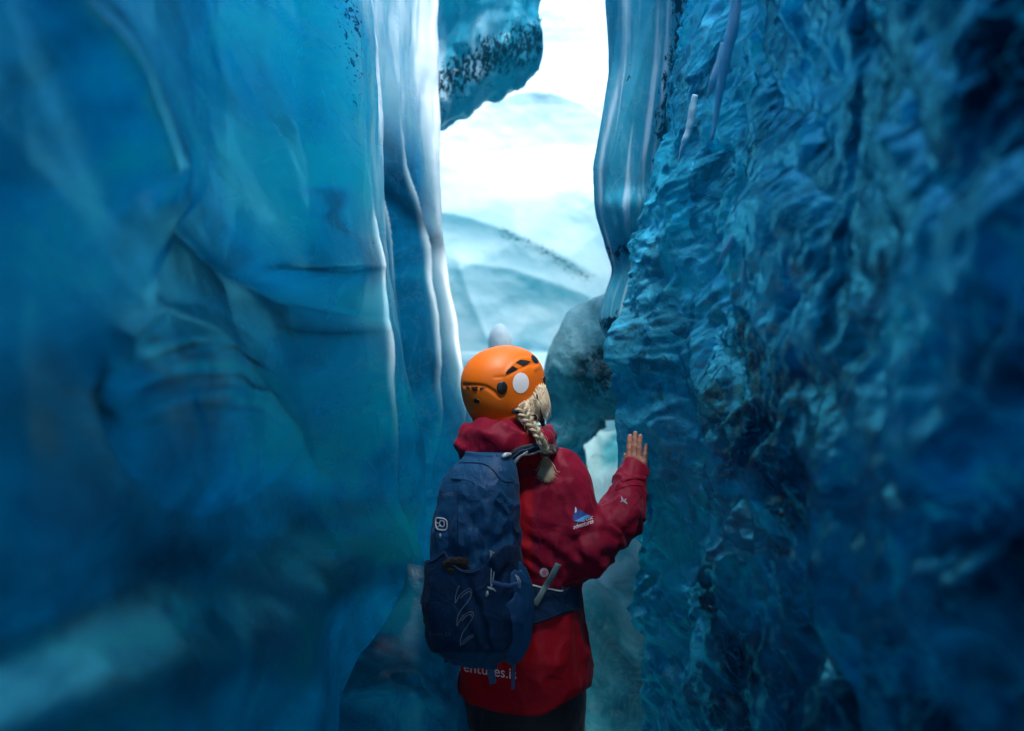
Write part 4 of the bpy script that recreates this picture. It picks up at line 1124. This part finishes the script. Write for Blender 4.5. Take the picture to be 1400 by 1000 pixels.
for q in ([(637.2, 529), (642, 529), (643, 532.5), (639, 531.5)], [(644, 529), (654, 529), (652, 534.5), (646.5, 534)], [(656, 530), (664.5, 530.5), (657, 533.8)]):
    patch('rear_vent', hb, q, BLACK, helmet, dens=3)
rv = patch('rivet', hb, circle(686.3, 530.2, 7.3, 8.8), BLACK, helmet, off=0.003, dome=0.003, dens=2)
patch('sticker', hb, circle(711.8, 523.8, 11.2, 14.2, 0.05), WHITE, helmet, dens=2, off=0.0012)
patch('headlamp_clip', hb, [(648, 545.3), (655, 546), (655.8, 551.5), (649, 551)], BLACK, helmet, off=0.003, dens=3)
patch('headlamp_clip', hb, [(741.8, 515), (744.6, 515), (744.6, 525), (742.6, 525)], BLACK, helmet, off=0.004, dens=3)
lettering('lettering', hb, 'PETZL', 730, 510.5, 739.5, 505.5, 4.0, BLACK, helmet)
# chin strap
def free_strap(name, pts, r, mat, parent, flat=None, n=30, seg=8):
    P = spline([at(*p) for p in pts], n)
    V, Q = tube(P, r, seg, flat=flat)
    return link(name, np_mesh(name, V, Q), mat, parent)
cs = free_strap('chin_strap', [(700, 562, 3.08), (710, 563, 3.07), (722, 566, 3.08), (734, 571, 3.10), (741, 574, 3.14)], 0.0085, WEB, helmet, flat=((0.2, -1, 0.1), 0.25))
link('strap_buckle', np_mesh('strap_buckle', *tube([at(738, 571, 3.11), at(741, 575, 3.115), at(743, 582, 3.13)], [0.007, 0.009, 0.006], 8, flat=((0, -1, 0), 0.5))), BLACK, cs)
free_strap('chin_strap', [(734, 540, 3.11), (736, 552, 3.10), (739, 563, 3.10), (742, 572, 3.115)], 0.003, WEB, helmet)

# ---- hair under the helmet and the braid over the shoulder
r2 = np.random.default_rng(5)
def hair_fn(X, Y, Z):
    d = ell(X, Y, Z, at(729, 547, 3.19), (0.050, 0.072, 0.076))
    d = smin(d, ell(X, Y, Z, at(716, 562, 3.13), (0.036, 0.045, 0.040)), 0.02)
    d = d - 0.0025 * np.sin((X * 1.0 - 0.35 * (CAMZ - Z)) * 2 * math.pi / 0.008 + 5 * fbm(X * 20, Y * 20, Z * 8, 2))
    r, f, u = helm_local(X, Y, Z)
    return smax(d, -np.maximum(helm_outer(X, Y, Z) - 0.003, np.interp(f, RIM_F, RIM_U) - u), 0.003)
hair = link('hair', sdf_mesh('hair', hair_fn, (-0.06, 3.02, 1.44), (0.17, 3.30, 1.70), 0.0035), HAIR, person)
parts = []
for i in range(130):
    a = r2.random(); x0 = 719 + 27 * a; y0 = 549 - 20 * a + 2 * r2.normal()
    if r2.random() < 0.6:   # hair drawn back into the braid
        pts = [(x0, y0, 3.125 + .05 * a), (727 + 12 * a, 557 + 3 * r2.normal(), 3.085 + .04 * a), (719 + 6 * a + r2.normal(), 566 + 2 * r2.normal(), 3.07), (716 + 2 * r2.normal(), 570 + 2 * r2.normal(), 3.075)]
    else:                   # loose locks in front of the cheek
        pts = [(x0, y0, 3.12 + .04 * a), (733 + 19 * a, 550 + 2 * r2.normal(), 3.085 + .055 * a), (733 + 19 * a + r2.normal(), 563, 3.085 + .055 * a), (735 + 13 * a + 2 * r2.normal(), 574 + 3 * r2.normal(), 3.10 + .04 * a)]
    P = spline([at(*p) for p in pts], 18)
    parts.append(tube(P, 0.0013 * np.linspace(1, 0.5, 18), 4))
link('loose_strands', np_mesh('loose_strands', *join(parts)), HAIR, hair)
def back_depth(px, py): return on(jb, px, py)[0][1]
path = [(711, 556, 3.085), (717, 567, 3.065), (724, 577, 3.055), (732, 588, 3.04), (739, 601, min(3.035, back_depth(739, 601) - 0.02)), (745, 613, back_depth(745, 613) - 0.018), (746, 620, back_depth(746, 620) - 0.014)]
BP = spline([at(*p) for p in path], 120)
T = np.gradient(BP, axis=0); T /= np.linalg.norm(T, axis=1, keepdims=True)
view = BP - np.array(CAMP); view /= np.linalg.norm(view, axis=1, keepdims=True)
S_ = np.cross(T, view); S_ /= np.linalg.norm(S_, axis=1, keepdims=True); U_ = np.cross(S_, T)
tt = np.linspace(0, 1, 120); parts = []
wdt = np.interp(tt, [0, 0.3, 0.85, 1], [0.0145, 0.0108, 0.0085, 0.0045])
for k in range(3):
    ph = tt * 2 * math.pi * 3.1 + k * 2 * math.pi / 3
    core = BP + S_ * (wdt * np.sin(ph))[:, None] + U_ * (wdt * 0.55 * np.sin(2 * ph))[:, None]
    for j in range(9):    # each strand is itself a bundle
        b = 2 * math.pi * j / 9
        rr = np.interp(tt, [0, 0.3, 0.85, 1], [0.0072, 0.0066, 0.0054, 0.003]) * 0.62
        off = S_ * (rr * np.cos(b + 3 * tt))[:, None] + U_ * (rr * np.sin(b + 3 * tt))[:, None]
        parts.append(tube(core + off, rr * 0.62, 6))
for j in range(30):       # flyaway hairs
    i0 = r2.integers(10, 100); q = BP[i0] + S_[i0] * wdt[i0] * r2.choice([-1, 1]) * 1.3
    P = spline([q, q + T[i0] * 0.02 + S_[i0] * 0.006 * r2.normal() - view[i0] * 0.004, q + T[i0] * 0.045 + S_[i0] * 0.012 * r2.normal()], 10)
    parts.append(tube(P, 0.0006, 4))
braid = link('braid', np_mesh('braid', *join(parts)), HAIR, hair)
t0, t1 = at(746, 614, back_depth(746, 614) - 0.016), at(747, 627, back_depth(747, 627) - 0.014)
link('hair_tie', np_mesh('hair_tie', *tube(np.linspace(t0, t1, 9), 0.0105 * np.array([.85, 1, .93, 1.02, .95, 1.02, .94, 1, .85]), 12)), BLACK, braid)
parts = []
for j in range(240):
    a = np.clip(r2.normal() * 0.5, -1.3, 1.3); ln = r2.uniform(0.6, 1.0)
    e = (748 + 14 * a, 627 + 34 * ln * (1 - 0.16 * a * a))
    pts = [(746.5 + 2 * a, 625), (747 + 8 * a, 627 + 13 * ln), (747.5 + 11 * a + r2.normal(), 627 + 24 * ln), e]
    off = r2.uniform(0.004, 0.02)
    P = spline([at(x, y, back_depth(x, y) - off) for x, y in pts], 12)
    parts.append(tube(P, 0.0011 * np.linspace(1, 0.3, 12), 4))
link('braid_tuft', np_mesh('braid_tuft', *join(parts)), HAIR, braid)

# ------------------------------------------------------------------ backpack
BT = [(0.785, .070, .060, -.015, -.255), (0.81, .105, .082, -.012, -.262), (0.86, .125, .100, -.008, -.268), (0.95, .130, .108, -.008, -.272), (1.06, .122, .104, -.010, -.270), (1.15, .116, .100, -.008, -.268),
      (1.25, .110, .094, -.004, -.262), (1.32, .100, .084, .000, -.250), (1.37, .080, .066, .006, -.235), (1.405, .052, .040, .012, -.215)]
BT = [(z, a * 1.06, b, p - 0.012, q) for z, a, b, p, q in BT]
pack = thing('backpack', 'navy blue hiking backpack with stuffed stretch pocket on the person\'s back', 'backpack', to_world(0, -0.26, 0.785))
def pack_core(X, Y, Z): return loft(X, Y, Z, BT, 2.7)
def pack_fn(X, Y, Z):
    s, t = to_local(X, Y)
    d = pack_core(X, Y, Z)
    n = fbm(X * 7, Y * 7, Z * 5, 3)
    d = d - 0.009 * n - 0.0075 * fbm(X * 13 + 3, Y * 13, Z * 9, 3, ridge=True)
    # hollows either side of the centre strip
    d = d + 0.012 * np.exp(-((s + 0.055) / 0.02) ** 2 - ((Z - 1.17) / 0.10) ** 2) + 0.014 * np.exp(-((s - 0.02) / 0.03) ** 2 - ((Z - 1.22) / 0.05) ** 2)
    d = d + 0.020 * np.exp(-((s + 0.02) / 0.06) ** 2 - ((Z - 1.115) / 0.03) ** 2) * (t < -0.3)
    d = d - 0.007 * np.sin((s * 0.9 - Z) * 2 * math.pi / 0.09 + 3 * n) * np.exp(-((s - 0.06) / 0.05) ** 2 - ((Z - 1.16) / 0.06) ** 2)
    return d
pm = sdf_mesh('pack_body', pack_fn, to_world(0, -0.27, 1.1) - np.array([0.22, 0.2, 0.36]), to_world(0, -0.27, 1.1) + np.array([0.22, 0.2, 0.34]), 0.005)
body = link('pack_body', pm, PACK, pack)
pb = bvh_of(pm)
# the lid with its overhanging zip flap
def zip_row(px): return np.interp(px, [570, 584, 600, 620, 640, 655, 668, 680, 690, 697, 705], [664, 659, 656, 655.5, 659, 666, 675, 686, 698, 710, 730])
def lid_fn(X, Y, Z):
    px = 700 + X / Y * F; row = 500 - (Z - CAMZ) / Y * F
    s, t = to_local(X, Y)
    zr = zip_row(px)
    d = pack_core(X, Y, Z) - 0.009 - 0.004 * fbm(X * 8, Y * 8, Z * 6, 3) - 0.004 * np.exp(-((row - zr) / 3.0) ** 2)
    return smax(d, (row - zr) * 0.0022, 0.004)
lid = link('pack_lid', sdf_mesh('pack_lid', lid_fn, to_world(0, -0.27, 1.3) - np.array([0.2, 0.2, 0.2]), to_world(0, -0.27, 1.3) + np.array([0.2, 0.2, 0.14]), 0.005), PACK, pack)
lb = bvh_of(lid.data)
strap('lid_seam', lb, [(600, 652), (607, 641), (618, 635), (640, 633), (662, 635), (674, 643), (684, 656)], 0.0025, PACK_DARK, lid, 0.001, 0.8)
strap('panel_seam', lb, [(684, 657), (692, 659), (700, 659)], 0.002, PACK_DARK, lid, 0.001, 0.8)
# stretch pocket on the outside, gaping at the top
def pocket_row(px): return np.interp(px, [565, 577, 590, 600, 608, 614, 622, 632, 645, 656, 668, 680, 690], [769, 767, 765, 758, 752, 764, 773, 779, 780, 776, 766, 752, 745])
def pocket_fn(X, Y, Z):
    px = 700 + X / Y * F; row = 500 - (Z - CAMZ) / Y * F
    s, t = to_local(X, Y)
    n = fbm(X * 9, Y * 9, Z * 6, 3)
    d = pack_core(X, Y, Z) - 0.016 - 0.010 * n - 0.006 * np.sin((s + 0.35 * Z) * 2 * math.pi / 0.06 + 2.5 * n) * np.exp(-((s - 0.08) / 0.05) ** 2)
    d = d - 0.012 * np.exp(-((Z - 0.92) / 0.12) ** 2) * np.exp(-((s + 0.02) / 0.09) ** 2)
    d = np.maximum(d, -(d + 0.02))
    d = smax(d, (pocket_row(px) - row) * 0.0022, 0.005)
    return smax(d, np.maximum(t + 0.235, (row - 893) * 0.0022), 0.006)
pkm = sdf_mesh('stretch_pocket', pocket_fn, to_world(0, -0.27, 0.95) - np.array([0.24, 0.24, 0.2]), to_world(0, -0.27, 0.95) + np.array([0.24, 0.2, 0.22]), 0.005)
pocket = link('stretch_pocket', pkm, PACK_DARK, pack)
kb = bvh_of(pkm)
c = on(pb, 634, 770)[0]
stuff = link('stuffed_clothing', sdf_mesh('stuffed_clothing', lambda X, Y, Z: smin(ell(X, Y, Z, c + np.array([-0.006, 0.0, -0.012]), (0.052, 0.024, 0.036)), ell(X, Y, Z, c + np.array([0.03, 0.01, -0.005]), (0.028, 0.02, 0.03)), 0.02) + 0.008 * fbm(X * 28, Y * 28, Z * 28, 3), c - 0.1, c + 0.1, 0.004), DARKSTUFF, pack)
strap('pocket_edge', kb, [(578, 770), (592, 768), (602, 761), (608, 757), (614, 768), (624, 777), (634, 783), (646, 784), (657, 779)], 0.0035, PACK_DARK, pocket, 0.001, 0.8)
strap('pocket_seam', kb, [(650, 782), (650, 810), (649, 845), (648, 880)], 0.0022, PACK_DARK, pocket, 0.001, 0.8)
q = lambda pts: [(560 + x / 4.765, 740 + y / 4.765) for x, y in pts]
for pts in ([(325, 290), (303, 345), (299, 408), (320, 365), (352, 330), (390, 308), (408, 320), (402, 355), (375, 402), (335, 450), (312, 500), (310, 553)],
            [(310, 553), (325, 520), (352, 485), (395, 460), (415, 470), (408, 505), (380, 550), (350, 590), (335, 635), (333, 682)],
            [(333, 682), (350, 655), (375, 628), (424, 606)], [(335, 372), (360, 345), (392, 326), (398, 340)], [(340, 520), (365, 492), (398, 476), (402, 490)], [(350, 672), (385, 638), (420, 620)]):
    strap('wave_print', kb, q(pts), 0.0011, GREY_PRINT, pocket, 0.002, 0.4, n=48, seg=6)
lettering('lettering', kb, 'talon 22', 588, 869, 617, 868.5, 5.0, FAINT, pocket, off=0.003)
lettering('lettering', pb, 'OSPREY', 601, 681, 622, 678.5, 6.0, FAINT, body, off=0.003)
for a in (597, 627): strap('panel_strip', pb, [(a, 662), (a - 1, 690), (a - 1, 725), (a, 752)], 0.002, PACK_DARK, body, 0.001, 0.8)
# light clip, pull cords, straps
def ring(pts, r, b, off):
    S = spline(np.array([(*p, 0) for p in pts + [pts[0]]], float), 40); return tube(np.array([on(b, u[0], u[1], off)[0] for u in S]), r, 6)
V, Q = join([ring([(597, 709), (600, 708.3), (608, 709.5), (612, 713), (612.4, 722), (608, 725.5), (601, 725), (597.5, 722), (596.8, 715)], 0.0024, pb, 0.004), ring([(603, 711.5), (608, 713), (608, 719), (604.5, 721), (601.5, 716)], 0.0018, pb, 0.004),
             tube([on(pb, x, y, 0.004)[0] for x, y in ((597, 714), (600, 716), (602, 716))], 0.0015, 6), tube([on(pb, x, y, 0.004)[0] for x, y in ((598, 722), (601, 720), (603, 719.5))], 0.0015, 6),
             tube([on(pb, x, y, 0.004)[0] for x, y in ((602.5, 730), (602.6, 733), (602.6, 736))], [0.002, 0.0035, 0.002], 8)])
link('light_clip', np_mesh('light_clip', V, Q), CLIP, pack)
V, Q = join([ring([(585, 660), (588, 667), (587.5, 672), (583, 673.5), (580.5, 670), (582, 665)], 0.0013, lb, 0.004)])
link('zip_pull', np_mesh('zip_pull', V, Q), CLIP, pack)
bc = [on(pb, x, y, 0.010)[0] for x, y in ((667.5, 757), (669, 775), (671, 792), (671.5, 802))]
bd = [on(pb, x, y, 0.012)[0] for x, y in ((670.5, 757), (672.5, 775), (673, 792), (672, 802))]
V, Q = join([tube(spline(bc, 20), 0.0016, 6), tube(spline(bd, 20), 0.0016, 6), tube([on(pb, x, y, 0.012)[0] for x, y in ((667, 754), (671, 756.5), (675, 757.5), (678, 756.5))], [0.003, 0.0022, 0.0022, 0.0034], 8),
             tube([on(pb, x, y, 0.022)[0] for x, y in ((668, 801), (670, 802.5), (673, 804), (676, 809))], [0.002, 0.0035, 0.003, 0.0012], 8), tube([on(pb, x, y, 0.022)[0] for x, y in ((668.8, 806), (668.4, 811), (668.4, 815))], [0.002, 0.0045, 0.003], 8)])
link('pull_cord', np_mesh('pull_cord', V, Q), TRIM, pack)
strap('compression_strap', pb, [(672, 795), (680, 800), (692, 801), (702, 797), (707, 788), (704, 778)], 0.0055, WEB_BLUE, pack, 0.022, 0.4)
V, Q = join([tube([on(pb, x, y, 0.026)[0] for x, y in ((x0, 787), (x0 + 1, 795), (x0 + 1, 804))], 0.0018, 6) for x0 in (697, 699.5, 702)])
link('strap_loop', np_mesh('strap_loop', V, Q), TRIM, pack)
def hang(name, pts, r, mat, flatn=(0.2, -1, 0)):
    P = spline([on(jb, x, y)[0] + np.array([0, -o, 0]) for x, y, o in pts], 24)
    return link(name, np_mesh(name, *tube(P, r, 8, flat=(flatn, 0.25))), mat, pack)
hang('hanging_strap', [(663, 880, 0.08), (669, 900, 0.055), (672, 917, 0.03), (674, 932, 0.02)], 0.011, WEB_BLUE)
hang('hanging_strap', [(702, 805, 0.09), (703, 840, 0.08), (703, 880, 0.05), (702, 915, 0.03), (701, 940, 0.02)], 0.0055, WEB_BLUE)
# side pocket bulge on the right flank of the pack
def flank_fn(X, Y, Z):
    n = fbm(X * 9, Y * 9, Z * 4, 3)
    s, t = to_local(X, Y)
    d = ell(X, Y, Z, to_world(0.105, -0.255, 0.95), (0.062, 0.075, 0.145))
    return d - 0.008 * np.sin((s - t) * 2 * math.pi / 0.05 + 2.5 * n) - 0.006 * n
link('side_pocket', sdf_mesh('side_pocket', flank_fn, to_world(0.105, -0.255, 0.95) - 0.2, to_world(0.105, -0.255, 0.95) + 0.2, 0.006), PACK, pack)
strap('pack_edge_strip', pb, [(573.5, 803), (572.5, 830), (575, 858)], 0.006, BLACK, pack, 0.01, 0.4)
# hip belt
def belt_fn(X, Y, Z):
    px = 700 + X / Y * F; row = 500 - (Z - CAMZ) / Y * F
    s, t = to_local(X, Y)
    d = jacket_core(X, Y, Z) - 0.017 - 0.006 * fbm(X * 8, Y * 8, Z * 8, 3)
    top = 1.035 - 0.05 * sstep(-0.05, 0.22, s)
    bot = 0.870 + 0.035 * sstep(0.08, 0.2, s)
    d = smax(d, np.maximum(Z - top, bot - Z), 0.012)
    d = np.maximum(d, -(jacket_core(X, Y, Z) + 0.004))
    return smax(d, np.maximum(t - 0.015, -t - 0.3 + 0 * s), 0.03)
bm_ = sdf_mesh('hip_belt', belt_fn, (-0.32, 2.95, 0.80), (0.36, 3.5, 1.10), 0.006)
belt = link('hip_belt', bm_, PACK_DARK, pack)
bb = bvh_of(bm_)
strap('belt_trim', bb, [(700, 778), (712, 787), (728, 793), (745, 797), (762, 799), (778, 800)], 0.0026, TRIM, belt, 0.003, 0.5)
strap('belt_trim', bb, [(706, 866), (722, 861), (745, 859), (768, 852), (782, 842)], 0.003, PACK_DARK, belt, 0.002, 0.5)
jb2 = jb
P = spline([on(bb, x, y, 0.010)[0] for x, y in ((731, 827), (740, 812), (749, 797))] + [on(jb, x, y, 0.022)[0] for x, y in ((757, 783), (763, 771))], 24)
link('belt_strap', np_mesh('belt_strap', *tube(P, 0.0105, 8, flat=((0.35, -0.9, 0.1), 0.15))), WEB_GREY, belt)
V, Q = join([tube(spline([on(bb, x, y, 0.012)[0] for x, y in pts], 16), 0.0016, 6) for pts in ([(776, 786), (781, 796), (784, 803), (788, 815), (792, 830), (794, 836), (791, 833), (787, 818)], [(774, 784), (783, 792), (785, 801)])])
link('belt_cord', np_mesh('belt_cord', V, Q), WEB, belt)
# shoulder strap
strap('shoulder_strap', jb, [(688, 632), (698, 624), (712, 616), (730, 612), (748, 613), (762, 618)], 0.016, WEB, pack, 0.006, 0.35)
strap('strap_trim', jb, [(699, 630), (710, 622), (726, 617), (742, 615.5), (757, 619)], 0.0035, TRIM, pack, 0.014, 0.5)
strap('strap_trim', jb, [(692, 628), (701, 621), (715, 614), (732, 610)], 0.002, WEB_BLUE, pack, 0.014, 0.5)
strap('load_strap', jb, [(697, 640), (704, 629), (712, 620), (720, 614)], 0.0035, TRIM, pack, 0.018, 0.4)
V, Q = join([tube([on(lb, x, y, 0.006)[0] for x, y in ((686, 627), (690, 623), (696, 622))], [0.006, 0.008, 0.005], 8)])
link('strap_buckle', np_mesh('strap_buckle', V, Q), CLIP, pack)
